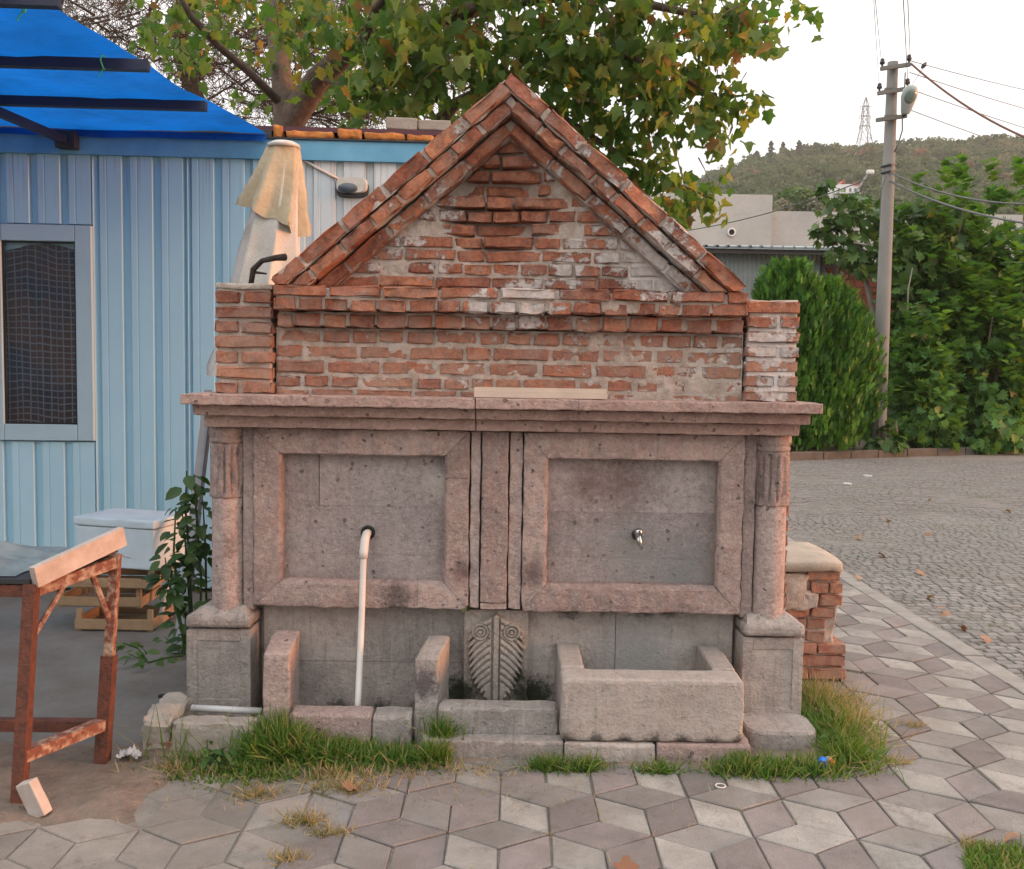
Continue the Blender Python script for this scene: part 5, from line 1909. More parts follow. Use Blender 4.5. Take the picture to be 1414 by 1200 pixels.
# clumps (photo x, y, distance, radius in metres, leaves)
CL = [(470, 20, 8.6, .55, 70), (540, 20, 8.0, .5, 70), (620, 20, 8.3, .6, 100), (700, 20, 8.2, .6, 110), (780, 25, 8.3, .6, 110), (860, 25, 8.2, .6, 110), (940, 25, 8.3, .55, 100), (1010, 20, 8.4, .45, 60), (1075, 15, 8.6, .28, 26), (1120, 10, 8.8, .2, 10),
      (545, 95, 7.9, .36, 46), (500, 110, 8.6, .35, 26), (580, 115, 8.6, .45, 50), (640, 80, 8.5, .5, 80), (720, 85, 8.5, .45, 80), (790, 95, 8.3, .45, 80), (860, 100, 8.2, .42, 75), (930, 95, 8.2, .42, 75), (985, 100, 8.3, .3, 34), (1010, 140, 8.4, .2, 20), (1020, 165, 8.5, .14, 10),
      (770, 165, 8.5, .32, 42), (830, 175, 8.4, .32, 46), (885, 160, 8.3, .32, 46), (940, 165, 8.3, .3, 40), (985, 180, 8.4, .2, 18),
      (800, 222, 8.6, .2, 18), (860, 235, 8.5, .25, 28), (900, 250, 8.5, .26, 32), (940, 275, 8.5, .2, 20), (985, 275, 8.6, .17, 13), (905, 215, 8.4, .22, 18), (1005, 290, 8.6, .1, 5), (1000, 245, 8.6, .06, 2),
      (560, 160, 9.3, .3, 22), (620, 150, 9.4, .3, 20), (490, 165, 9.7, .3, 12), (440, 30, 9.3, .35, 24), (400, 10, 9.4, .4, 24), (320, 20, 9.3, .45, 24), (260, 20, 9.2, .5, 22), (350, 80, 9.6, .5, 16), (210, 60, 9.6, .4, 8), (300, 110, 9.8, .4, 8), (250, 5, 10.6, .5, 60), (310, 40, 10.8, .5, 50), (370, 10, 10.6, .5, 60), (430, 30, 10.6, .5, 60), (480, 60, 10.4, .5, 60), (340, -30, 10.4, .7, 80), (220, 40, 10.9, .4, 26), (450, 120, 10.6, .35, 24), (330, 110, 10.8, .4, 18), (610, -60, 8.2, .9, 160), (820, -70, 8.2, .9, 170), (450, -70, 8.6, .9, 120), (980, -60, 8.4, .7, 90), (300, -80, 9.2, .9, 70), (700, -190, 8.6, 1.3, 220), (500, -200, 9.2, 1.3, 160)]
P = []
for (px, py, d, r_, n) in CL:
    c = np.array(PX(px, py, d))
    n = int(n * (2.1 if px > 470 else 1.3) * (1.5 if d > 10.3 else 1))
    # sprays: leaves gather along a few drooping twigs, so gaps stay open between them
    ns = max(1, n // 9)
    cs = unit(ns) * (rng.random((ns, 1)) ** .4) * r_ * np.array([1, 1.3, .85])
    dr = unit(ns) * np.array([1, 1, .3]) + np.array([0, 0, -.55])
    for a_ in range(ns):
        m_ = max(3, int(rng.normal(9, 3)))
        t_ = rng.random((m_, 1)) * min(.42, r_ * .9)
        P.append(c + cs[a_] + dr[a_] * t_ + rng.normal(size=(m_, 3)) * .055)
P = np.concatenate(P)
n = len(P)
D = rng.normal(size=(n, 3)) * np.array([.6, .6, .35]) + np.array([0, -.1, -.8])
Nn = rng.normal(size=(n, 3)) * 1.0 + np.array([0, -.35, .25])
SZ = (rng.uniform(.065, .148, n) * np.where(P[:, 1] > 5.6, .85, 1))[:, None] * np.stack([rng.uniform(.6, 1.05, n), np.ones(n), rng.uniform(.4, 2.2, n)], 1)
place_leaves(PT, LOBED, P, D, Nn, SZ, M['planeleaf'], 'leaf', 'foliage', 300, view_rank(P))
# twigs and seed balls
b = MB()
for k in rng.choice(n, 260, replace=False):
    p = Vector(P[k])
    q = p + Vector((random.uniform(-.3, .3), random.uniform(-.1, .3), random.uniform(.05, .4)))
    b.tube([p, p.lerp(q, .5) + Vector((random.uniform(-.04, .04), 0, .03)), q], [.003, .004, .007], 4, False)
b.build('twigs', M['bark'], PT)['kind'] = 'stuff'
SEED = plain_mat('seed_ball', (.13, .07, .04), .95, .4, 60, bump=.006, bscale=120)
ico = bmesh.new()
bmesh.ops.create_icosphere(ico, subdivisions=1, radius=.019)
ime = bpy.data.meshes.new('seed_ball')
ico.to_mesh(ime)
ico.free()
ime.materials.append(SEED)
for (px, py, d) in ((500, 40, 7.9), (505, 52, 7.9), (494, 118, 8.2), (522, 112, 8.2), (530, 122, 8.2), (520, 124, 8.2), (648, 30, 7.8), (660, 34, 7.8), (672, 24, 7.8), (678, 40, 7.8), (655, 42, 7.8), (757, 28, 7.8), (805, 130, 7.9), (812, 138, 7.9), (800, 140, 7.9), (822, 140, 7.9), (826, 48, 7.7), (832, 56, 7.7)):
    link_mesh('seed_ball', ime, None, PT, PX(px, py, d) - wloc(PT))

# dry brown conifer behind it
BP = thing('pine_tree', 'sparse brown dried conifer behind the plane tree at the left', 'tree', (-4.2, 10.5, 0))
b = MB()
b.tube([(-4.2, 10.5, 0), (-4.1, 10.5, 3.5), PX(250, 80, 15), PX(255, -120, 15)], [.2, .17, .12, .06], 9)
b.build('trunk', M['twig'], BP, True)
b = MB()
needles = []
for k in range(340):
    px, py, d = rng.uniform(60, 640), rng.uniform(-40, 172), rng.uniform(13.2, 16)
    if px > 470 and random.random() < .45: continue
    a = PX(px, py, d)
    root_ = PX(250 + (px - 250) * .25, py + rng.uniform(-40, 50), 15)
    dirv = (a - root_)
    L_ = random.uniform(.5, 1.1)
    dirv = dirv.normalized() * L_ if dirv.length > .1 else Vector((L_, 0, 0))
    dirv += Vector((random.uniform(-.3, .3), random.uniform(-.3, .3), random.uniform(-.35, .15)))
    e = a + dirv
    b.tube([a, a.lerp(e, .5) + Vector((0, 0, random.uniform(-.08, .05))), e], [.022, .014, .005], 4, False)
    for q in range(7):
        t = random.uniform(.15, 1)
        s0 = a.lerp(e, t)
        s1 = s0 + Vector((random.uniform(-.35, .35), random.uniform(-.3, .3), random.uniform(-.3, .25)))
        b.tube([s0, s1], [.007, .003], 3, False)
        for w_ in range(4):
            needles.append(s0.lerp(s1, random.uniform(.3, 1)))
b.build('twigs', M['twig'], BP)['kind'] = 'stuff'
P = np.array([tuple(v) for v in needles])
P = np.repeat(P, 4, 0) + rng.normal(size=(len(P) * 4, 3)) * .03
D = rng.normal(size=P.shape) + np.array([0, 0, -.3])
blade = (np.array([(-.03, 0, 0), (.03, 0, 0), (.02, 1, .1), (-.02, 1, .1)]), np.array([(0, 1, 2), (0, 2, 3)]))
V, Fc = scatter_arrays(blade, orient(D, rng.normal(size=P.shape)), rng.uniform(.10, .2, len(P)), P - np.array(wloc(BP)))
link_mesh('foliage', tri_mesh('foliage', V, Fc), M['pine'], BP)['kind'] = 'stuff'

# ------------------------------------------------------------------ right side: thujas, shrubs, fig tree
def bush(name, label, cat, base, w, h, n, T, size, m, group=None, nsingle=0, shoots=0, fresh=None, trunk_m='bark', shape='dome', low=.0, dpt=None):
    t = thing(name, label, cat, base, group)
    base = Vector(base)
    # stems
    for k in range(5):
        a = rng.uniform(0, 6.28)
        tip = base + Vector((math.cos(a) * w * .5, math.sin(a) * w * .4, h * rng.uniform(.55, .85)))
        MB().tube([base + Vector((math.cos(a) * .15, math.sin(a) * .15, 0)), base.lerp(tip, .5) + Vector((.1 * math.cos(a), 0, .1)), tip], [.05, .035, .012], 6).build('stem', M[trunk_m], t, True)
    P = []
    ncl = max(8, n // 45)
    cl = unit(ncl) * (rng.random((ncl, 1)) ** .33)
    cl[:, 2] = np.abs(cl[:, 2]) if shape == 'dome' else cl[:, 2]
    d_ = dpt or w
    cen = np.array(base) + np.stack([cl[:, 0] * w * .82, cl[:, 1] * d_ * .82, low + (h - low) * (cl[:, 2] * .88 if shape == 'dome' else .5 + .42 * cl[:, 2])], 1)
    per = n // ncl
    for c in cen:
        rr = rng.uniform(.28, .5) * min(1, w)
        P.append(c + unit(per) * (rng.random((per, 1)) ** .5) * rr * np.array([1, 1, .8]))
    P = np.concatenate(P)
    P[:, 2] = np.maximum(P[:, 2], .15)
    N_ = len(P)
    out = P - (np.array(base) + np.array([0, 0, h * .4]))
    out /= np.linalg.norm(out, axis=1, keepdims=True)
    D = out * .9 + rng.normal(size=P.shape) * .5 + np.array([0, 0, -.25])
    Nn = out * .6 + rng.normal(size=P.shape) * .4 + np.array([0, 0, .7])
    SZ = rng.uniform(.65, 1.15, N_) * size
    place_leaves(t, T, P, D, Nn, SZ, M[m], 'leaf', 'foliage', nsingle, view_rank(P))
    if shoots:
        # upright fresh shoots on the outside
        Q, DD = [], []
        for k in range(shoots):
            a, e = rng.uniform(3.3, 6.1), rng.uniform(.1, 1.2)
            c = np.array(base) + np.array([math.cos(a) * math.cos(e) * w * 1.0, math.sin(a) * math.cos(e) * d_ * 1.0, low + (h - low) * math.sin(e) * .95])
            for q in range(14):
                ang = rng.uniform(0, 6.28)
                Q.append(c + np.array([.07 * math.cos(ang), .07 * math.sin(ang), q * .035]))
                DD.append([math.cos(ang), math.sin(ang), .5])
        Q, DD = np.array(Q), np.array(DD)
        V, Fc = scatter_arrays(T, orient(DD, np.tile([0, 0, 1.0], (len(Q), 1)) + rng.normal(size=Q.shape) * .2), rng.uniform(.6, 1.0, len(Q)) * size, Q - np.array(base))
        link_mesh('fresh_shoots', tri_mesh('fresh_shoots', V, Fc), M[fresh or m], t)['kind'] = 'stuff'
    return t


HG = 'broad-leaved shrubs along the far kerb'
bush('shrub', 'tallest broad-leaved shrub with pale fresh tops at the right edge', 'shrub', (11.0, 18.6, .1), 2.1, 7.2, 9000, FIG, .255, 'hedgeleaf', HG, 60, 50, 'freshleaf')
bush('shrub', 'tall broad-leaved shrub right of the concrete pole, shaded at its foot', 'shrub', (9.5, 17.6, .1), 1.4, 6.5, 6600, FIG, .24, 'hedgeleaf', HG, 80, 30, 'freshleaf')
bush('shrub', 'low dark shrub at the foot of the tall shrubs beside the pole', 'shrub', (8.75, 16.1, .1), .85, 3.0, 2900, FIG, .23, 'hedgeleaf', HG, 60, 14)
bush('shrub', 'middle-height shrub with bright shoots in front of the tallest shrub', 'shrub', (10.4, 16.9, .1), 1.15, 4.1, 3800, FIG, .235, 'hedgeleaf', HG, 60, 20, 'freshleaf')
bush('shrub', 'knee-high leafy sapling growing against the base of the pole', 'shrub', (7.75, 15.15, .1), .35, .75, 130, FIG, .2, 'figleaf', HG, 30)
bush('shrub', 'shrub at the far right end of the kerb, cut by the frame', 'shrub', (12.7, 18.5, .1), 1.5, 5.2, 3600, FIG, .26, 'hedgeleaf', HG, 0, 12, 'freshleaf')

# fig tree behind the pole
fb = (8.55, 18.2, .1)
ft = bush('fig_tree', 'fig tree with a bare grey branch leaning over the shed roof', 'tree', fb, 1.0, 3.0, 60, FIG, .2, 'figleaf')
P = []
for (px, py, d, r_, n_) in ((1160, 290, 22, .5, 46), (1195, 300, 22, .55, 60), (1150, 320, 22.2, .4, 40), (1180, 350, 22, .6, 80), (1225, 340, 21.6, .55, 80), (1260, 350, 21.4, .6, 90), (1290, 320, 21.6, .6, 80), (1132, 266, 22, .16, 12), (1142, 256, 22, .10, 6), (1195, 372, 21.6, .22, 20), (1128, 318, 22.2, .16, 10), (1300, 370, 21.3, .6, 70), (1250, 400, 21.3, .5, 60), (1275, 290, 21.8, .4, 40), (1240, 300, 22, .35, 26), (1268, 440, 21.2, .45, 40)):
    c = np.array(PX(px, py, d))
    P.append(c + unit(n_) * (rng.random((n_, 1)) ** .45) * r_)
P = np.concatenate(P)
N_ = len(P)
place_leaves(ft, FIG, P, rng.normal(size=P.shape) * .6 + np.array([0, -.3, -.5]), rng.normal(size=P.shape) * .5 + np.array([0, -.4, .6]), rng.uniform(.2, .32, N_), M['figleaf'], 'leaf', 'foliage', 150, view_rank(P))
GREYBARK = plain_mat('fig_bark', (.24, .22, .19), .9, .3, 6)
MB().tube([Vector(fb), PX(1222, 470, 22), PX(1205, 430, 21.9), PX(1195, 385, 21.8), PX(1185, 345, 21.9)], [.09, .075, .065, .05, .02], 8).build('branch', GREYBARK, ft, True)
MB().tube([PX(1190, 345, 21.6), PX(1180, 335, 21.4), PX(1195, 338, 21.4), PX(1206, 337, 21.4)], [.02, .024, .022, .012], 6).build('branch', GREYBARK, ft, True)
MB().tube([PX(1252, 470, 20.6), PX(1254, 400, 20.7), PX(1260, 370, 20.8)], [.02, .016, .01], 5).build('branch', GREYBARK, ft, True)

# thujas: upright flat sprays
def thuja(label, base, w, h, n, rnd=False):
    t = thing('thuja', label, 'shrub', base, 'thujas by the far kerb')
    base = np.array(base)
    MB().tube([Vector(base), Vector(base) + Vector((0, 0, h * .8))], [.08, .02], 7).build('trunk', M['bark'], t, True)
    spray = (np.array([(0, 0, 0), (.16, .35, .03), (.10, .5, 0), (.2, .8, .04), (.05, .75, 0), (0, 1.1, .05), (-.06, .7, 0), (-.2, .75, .04), (-.1, .45, 0), (-.15, .3, .03)]), np.array([(0, 1, 9), (1, 2, 9), (2, 8, 9), (2, 3, 4), (2, 4, 8), (4, 6, 8), (4, 5, 6), (6, 7, 8)]))
    a = rng.uniform(0, 6.28, n)
    zf = rng.random(n) ** .85
    prof_ = np.sqrt(np.clip(1 - (zf - .18) ** 2 / .68, 0.01, 1)) * np.clip(1.04 - zf, 0, 1) ** .4
    if rnd: prof_ = np.sqrt(np.clip(1 - ((zf - .38) / .66) ** 2, .01, 1)) * np.clip(1.12 - .22 * zf, 0, 1)
    lump = 1 + .20 * np.sin(a * 3 + zf * 5) + .1 * np.sin(a * 5 + 1) + .13 * np.sin(a * 9 - zf * 12) + .10 * np.sin(a * 17 + zf * 23)
    rr = w * prof_ * lump * (.5 + .55 * rng.random(n) ** .5)
    P = np.stack([np.cos(a) * rr, np.sin(a) * rr, zf * h * .95], 1)
    D = np.stack([np.cos(a) * .35, np.sin(a) * .35, np.ones(n)], 1) + rng.normal(size=(n, 3)) * .22
    Nn = np.stack([np.cos(a), np.sin(a), np.zeros(n)], 1) + rng.normal(size=(n, 3)) * 1.1
    V, Fc = scatter_arrays(spray, orient(D, Nn), rng.uniform(.10, .27, n), P)
    link_mesh('foliage', tri_mesh('foliage', V, Fc), M['thuja'], t)


p = U(1082, 600, 14.9)
thuja('pointed bright green thuja directly behind the brick pier', (p.x, 14.9, .1), .8, U(1090, 362, 14.9).z, 7500, True)
p = U(1122, 600, 15.2)
thuja('broad rounded thuja beside the concrete pole', (p.x, 15.2, .1), 1.06, U(1130, 388, 15.2).z, 13000, True)

# ------------------------------------------------------------------ concrete pole with lamp and wires
pb_ = U(1212, 612, 15.35)
pt_ = U(1233, 86, 15.35)
PL = thing('utility_pole', 'leaning concrete utility pole with three crossarms and a street lamp', 'utility pole', (pb_.x, 15.35, 0))
MB().tube([(pb_.x - .005, 15.35, 0), (pb_.x, 15.35, pb_.z), pt_], [.165, .16, .105], 20).build('pole_shaft', M['conc'], PL, True)
for (la_, lb_) in (((1216, 95), (1257, 89)), ((1212, 129), (1255, 122)), ((1210, 166), (1252, 160))):
    a, b_ = U(*la_, 15.2), U(*lb_, 15.2)
    arm = MB().bar(a, b_, .07, .075).build('crossarm', M['conc'], PL)
    if la_[1] < 150:
        for fx_ in (.05, .95):
            c = a.lerp(b_, fx_) + Vector((0, 0, .04))
            MB().lathe([(.02, c.z), (.02, c.z + .04), (.05, c.z + .05), (.055, c.z + .085), (.035, c.z + .11), (.045, c.z + .13), (.02, c.z + .16)], c.x, c.y, 10).build('insulator', M['iron'], arm, True)
for py in (124, 161):
    c = U(1230, py, 15.35)
    MB().tube([c + Vector((0, 0, -.03)), c + Vector((0, 0, .03))], .128, 20).build('pole_band', M['conc'], PL, True)
# lamp head: a rounded lantern hanging head-up towards the road
lc = U(1254, 140, 14.75)
b = MB()
ax = (U(1257, 127, 14.7) - U(1250, 158, 14.95)).normalized()
base_p, n = U(1250, 157, 14.95), 16
sd_ = Vector((1, 0, 0)) - ax * ax.x
sd_.normalize()
nr_ = sd_.cross(ax).normalized()
secs = [(0, .08, .05), (.04, .10, .06), (.18, .13, .075), (.34, .165, .085), (.47, .15, .08), (.54, .10, .06), (.57, .04, .03)]
for (d_, w_, th) in secs:
    for q in range(n):
        a = 2 * math.pi * q / n
        b.v.append(tuple(base_p + ax * d_ + sd_ * (w_ * math.cos(a)) + nr_ * (th * math.sin(a))))
for j in range(len(secs) - 1):
    for q in range(n):
        b.f.append((j * n + q, j * n + (q + 1) % n, (j + 1) * n + (q + 1) % n, (j + 1) * n + q))
b.f += [tuple(range(n - 1, -1, -1)), tuple((len(secs) - 1) * n + q for q in range(n))]
lh = b.build('lamp_head', M['lampgrey'], PL, True)
if nr_.y > 0: nr_ = -nr_
b = MB()
for f_, off in ((1.0, .066), (.8, .092), (.4, .105)):
    for q in range(n):
        a = 2 * math.pi * q / n
        b.v.append(tuple(base_p + ax * (.36 + .15 * math.sin(a) * f_) + sd_ * (.115 * math.cos(a) * f_) + nr_ * off))
for j in range(2):
    for q in range(n):
        b.f.append((j * n + q, j * n + (q + 1) % n, (j + 1) * n + (q + 1) % n, (j + 1) * n + q))
b.f.append(tuple(2 * n + q for q in range(n)))
b.build('lamp_lens', plain_mat('green_grey_lens', (.20, .27, .235), .15, .3, 20), lh, True)
MB().bar(U(1247, 161, 15.15), base_p, .05, .04).build('lamp_bracket', M['iron'], PL)
MB().tube([U(1250, 100, 15.1), U(1249, 125, 15.05), U(1246, 160, 15.1), U(1246, 180, 15.1), U(1240, 200, 15.15), U(1235, 210, 15.2)], .014, 6).build('lamp_lead', M['cable'], PL, True)
for py in (231, 240):
    c = U(1226, py, 15.35)
    MB().tube([c + Vector((-.15, -.02, .0)), c + Vector((0, -.15, .02)), c + Vector((.15, -.02, .05))], .025, 6).build('cable_clamp', M['iron'], PL)
MB().tube([U(1224, 243, 15.2), U(1217, 262, 15.2), U(1215, 300, 15.2)], .012, 5).build('down_lead', M['cable'], PL)


def cable(label, a, b_, sag, r_, m, group='wires on the concrete pole', seg=16):
    pts = []
    for k in range(seg + 1):
        t = k / seg
        p_ = a.lerp(b_, t)
        p_.z -= sag * 4 * t * (1 - t)
        pts.append(p_)
    tag(MB().tube(pts, r_, 5).build('overhead_cable', m, None, True), label, 'cable', group)


A1, A2 = U(1257, 84, 15.2), U(1254, 122, 15.2)
L1, L2 = U(1217, 86, 15.2), U(1214, 122, 15.2)
def away(px, py, d): return U(px, py, CAMY + d)
cable('thick reddish cable running from the top crossarm down to the right', U(1258, 88, 15.2), away(1500, 218, 16), .25, .022, M['ruddy_cable'])
cable('thin wire from the top crossarm to the right, uppermost', A1, away(1560, 150, 30), .1, .009, M['cable'])
cable('thin wire from the middle crossarm to the right, above the lamp', U(1256, 100, 15.2), away(1560, 185, 30), .1, .009, M['cable'])
cable('thin wire running right from beside the lamp', A2, away(1560, 215, 30), .1, .009, M['cable'])
cable('lowest thin wire running right from below the lamp', U(1252, 150, 15.2), away(1560, 250, 30), .1, .009, M['cable'])
cable('pale service cable drooping over the shrubs, upper one', U(1229, 238, 15.2), away(1560, 268, 14), .35, .017, M['cable'])
cable('pale service cable drooping over the shrubs, lower one', U(1229, 250, 15.2), away(1560, 318, 13), .25, .020, M['cable'])
cable('thin wire rising from the left end of the top crossarm', L1, away(1203, -60, 8), .0, .005, M['cable'])
cable('thin wire rising from the left end of the middle crossarm', L2, away(1204, -40, 8), .0, .004, M['cable'])
cable('thin wire rising from the right end of the top crossarm', A1, away(1251, -60, 8), .0, .006, M['cable'])
cable('thin wire rising from the right end of the middle crossarm', A2, away(1244, -60, 8), .0, .006, M['cable'])
cable('wire crossing low in front of the grey concrete building', U(1215, 240, 15.2), away(760, 322, 24), .5, .012, M['cable'])
# little bird-like splice on the upper right wire
tag(MB().tube([U(1273, 94, 16.0), U(1276, 90, 16.0), U(1279, 86, 16.0)], [.03, .05, .015], 6).tube([U(1276, 92, 16.0), U(1259, 118, 15.3)], .006, 4).build('wire_splice', M['iron'], None), 'dark splice clamp on the wires right of the pole top', 'wire clamp')

# ------------------------------------------------------------------ shed, brick wall, concrete building
SH = thing('shed', 'long shed of galvanised sheets under a dark corrugated roof', 'shed', (6, 22, 0))
sy = 21.5
za, zb = U(950, 338, sy).z, U(1175, 355, sy).z
zr = (za + zb) / 2 + .02
x0_, x1_ = .5, U(1140, 400, sy).x
xs = []
k = 0
x = x0_
while x < x1_:
    w_ = min(1.0, x1_ - x)
    b = MB()
    n = int(w_ / .125)
    for q in range(n + 1):
        for dx, dy in ((0, 0), (.02, .03), (.075, .03), (.095, 0)):
            xx = x + min(w_, q * .125 + dx)
            b.v += [(xx, sy + dy, 0), (xx, sy + dy, zr - .1)]
    m2 = len(b.v) // 2
    b.f = [(2 * i, 2 * i + 2, 2 * i + 3, 2 * i + 1) for i in range(m2 - 1)]
    b.build('wall_sheet', M['galv'], SH)
    x += 1.0
xr1 = U(1172, 355, sy).x
MB().box(x0_, xr1, sy - .45, sy - .40, zr - .16, zr - .02).build('gutter_board', M['roofdark'], SH)
MB().add([(x0_, sy - .5, zr), (xr1, sy - .5, zr - .02), (xr1, sy + 3, zr + .45), (x0_, sy + 3, zr + .45), (x0_, sy - .5, zr - .03), (xr1, sy - .5, zr - .05)], [(0, 1, 2, 3), (4, 5, 1, 0)]).build('roof', M['galv'], SH)
x = x0_
while x < xr1:
    MB().tube([(x, sy - .52, zr + .02), (x, sy + 3, zr + .48)], .035, 6).build('roof_rib', M['galv'], SH)
    x += .3
px_ = U(1133, 400, sy - .05).x
for dx in (0, .32):
    MB().box(px_ + dx, px_ + dx + .07, sy - .1, sy - .03, 0, zr - .17).build('steel_post', M['iron'], SH)
MB().box(px_ + .072, px_ + .318, sy - .1, sy - .03, zr - .45, zr - .38).build('steel_tie', M['iron'], SH)
# dark panel on the roof
pp = [U(928, 330, sy + .6), U(1060, 334, sy + .6)]
MB().box(pp[0].x, pp[1].x, sy + .3, sy + 1.6, zr + .13, zr + .16).build('roof_panel', M['roofdark'], SH)

BW = thing('brick_wall', 'unplastered red hollow-brick wall in shade behind the pole', 'wall', (9, 21.7, 0))
bx0, bx1 = U(1138, 400, 21.7).x, U(1330, 400, 21.7).x
MB().box(bx0, bx1, 21.68, 21.9, 0, U(1170, 362, 21.7).z).build('wall_backing', plain_mat('wall_joint', (.07, .03, .022), .95, .3), BW)
zz = .05
rw = 0
zt_ = U(1170, 365, 21.7).z
while zz < zt_ - .2:
    xx = bx0 - (.15 if rw % 2 else 0)
    while xx < bx1:
        a, c_ = max(xx, bx0), min(xx + .385, bx1)
        if c_ - a > .06: MB().box(a, c_, 21.655, 21.70, zz, zz + .185).build('brick', M['hollow'], BW)
        xx += .40
    zz += .20
    rw += 1

CB = thing('concrete_building', 'grey rendered flat-roofed building with crazed walls and one round vent', 'building', (12, 34, 0))
cy1 = 33
zl, zr2 = U(1000, 268, cy1).z, U(1180, 293, cy1 + .4).z
MB().box(U(780, 300, cy1).x, U(1066, 300, cy1).x, cy1, cy1 + 8, 0, zl).build('tall_block', M['render'], CB)
MB().box(U(1066, 300, cy1).x + .01, U(1420, 300, cy1).x, cy1 + .4, cy1 + 8, 0, zr2).build('low_block', M['render'], CB)
vc = U(1010, 321, cy1)
b = MB().tube([(vc.x + .14 * math.cos(a_), cy1 - .03, vc.z + .14 * math.sin(a_)) for a_ in [2 * math.pi * k / 16 for k in range(17)]], .035, 6, False)
vt = b.build('vent', M['farwhite'], CB)
MB().tube([(vc.x, cy1 - .012, vc.z), (vc.x, cy1 + .01, vc.z)], .13, 16).build('vent_hole', M['black'], vt)

# ------------------------------------------------------------------ hill with olive trees, pines, houses, pylon
RID = [(700, 345), (860, 318), (925, 278), (950, 263), (1000, 240), (1040, 228), (1100, 219), (1200, 213), (1300, 208), (1414, 202), (1600, 200), (1900, 204)]


def ridge_z(px):
    for (a, ya), (b_, yb_) in zip(RID[:-1], RID[1:]):
        if a <= px <= b_:
            return U(px, ya + (yb_ - ya) * (px - a) / (b_ - a), CAMY + 380).z
    return U(min(max(px, 700), 1900), RID[0][1] if px < 700 else RID[-1][1], CAMY + 380).z


def hill_z(X, D):
    px = 707 + F * X / D
    t = min(max((D - 95) / 285, 0), 1.12)
    cut = 4.5 * math.exp(-((px - 1150) / 45) ** 2 - ((D - 236) / 16) ** 2)
    return ridge_z(px) * t * (1 if t <= 1 else 1 - 2 * (t - 1) ** 2) - cut + 1.6 * noise.noise((X * .03, D * .03, 0)) * min(1, t * 4)


vs, fs = [], []
AN = [.0 + i * .0125 for i in range(77)]
DS = [90 + j * 8 for j in range(42)]
for d in DS:
    for a in AN:
        vs.append((a * d, CAMY + d, hill_z(a * d, d) - .3))
na = len(AN)
for j in range(len(DS) - 1):
    for i in range(na - 1):
        fs.append((j * na + i, j * na + i + 1, (j + 1) * na + i + 1, (j + 1) * na + i))
hl = MB().add(vs, fs).build('hill', M['hillsoil'], None, True)
hl['kind'] = 'structure'
# wooded slope: leaf clumps in crown-shaped bunches
P, Q = [], []
for k in range(2600):
    D_ = rng.uniform(165, 392)
    X = D_ * rng.uniform(.14, .62)
    px = 707 + F * X / D_
    r_ = rng.uniform(1.5, 4.2)
    if abs(px - 1150) < 40 and 196 < D_ < 262: continue
    if noise.noise((X * .022, D_ * .022, 6)) > .36 and random.random() < .7: continue
    P.append((X, CAMY + D_, hill_z(X, D_) + r_ * .55))
    Q.append(r_)
P, Q = np.array(P), np.array(Q)
npc = 110
idx = np.repeat(np.arange(len(P)), npc)
u = unit(len(idx)) * (.55 + .45 * rng.random((len(idx), 1)))
pos = P[idx] + u * Q[idx][:, None] * np.array([1, 1, .8])
quad = (np.array([(-.5, -.5, 0), (.5, -.45, .1), (.4, .5, 0), (-.45, .45, .12)]), np.array([(0, 1, 2), (0, 2, 3)]))
V, Fc = scatter_arrays(quad, orient(rng.normal(size=u.shape), u * .6 + rng.normal(size=u.shape)), Q[idx] * rng.uniform(.14, .34, len(idx)), pos)
# one tone per tree: weld each crown to its own colour through a face attribute
me = tri_mesh('hillside_trees', V, Fc)
att = me.attributes.new('tone', 'FLOAT', 'FACE')
tone = np.clip(rng.normal(.42, .22, len(P)), 0, 1)
att.data.foreach_set('value', np.repeat(tone[idx], 2).astype(np.float32))
hm_, nt, b_ = newmat('hillside_foliage')
n_ = N(nt)
an_ = nt.nodes.new('ShaderNodeAttribute')
an_.attribute_name = 'tone'
nt.links.new(n_.ramp(an_.outputs['Fac'], [(0, (.05, .085, .032)), (.4, (.09, .125, .052)), (.75, (.145, .165, .08)), (.92, (.20, .15, .085)), (1, (.24, .13, .075))]), b_.inputs['Base Color'])
b_.inputs['Roughness'].default_value = .9
tr_ = nt.nodes.new('ShaderNodeBsdfTranslucent')
nt.links.new(b_.inputs['Base Color'].links[0].from_socket, tr_.inputs[0])
mh_ = nt.nodes.new('ShaderNodeMixShader')
mh_.inputs[0].default_value = .45
nt.links.new(b_.outputs[0], mh_.inputs[1])
nt.links.new(tr_.outputs[0], mh_.inputs[2])
nt.links.new(mh_.outputs[0], nt.nodes['Material Output'].inputs[0])
o = link_mesh('hillside_trees', me, hm_)
tag(o, 'olive and oak trees covering the distant hillside', 'woodland', None, 'stuff')

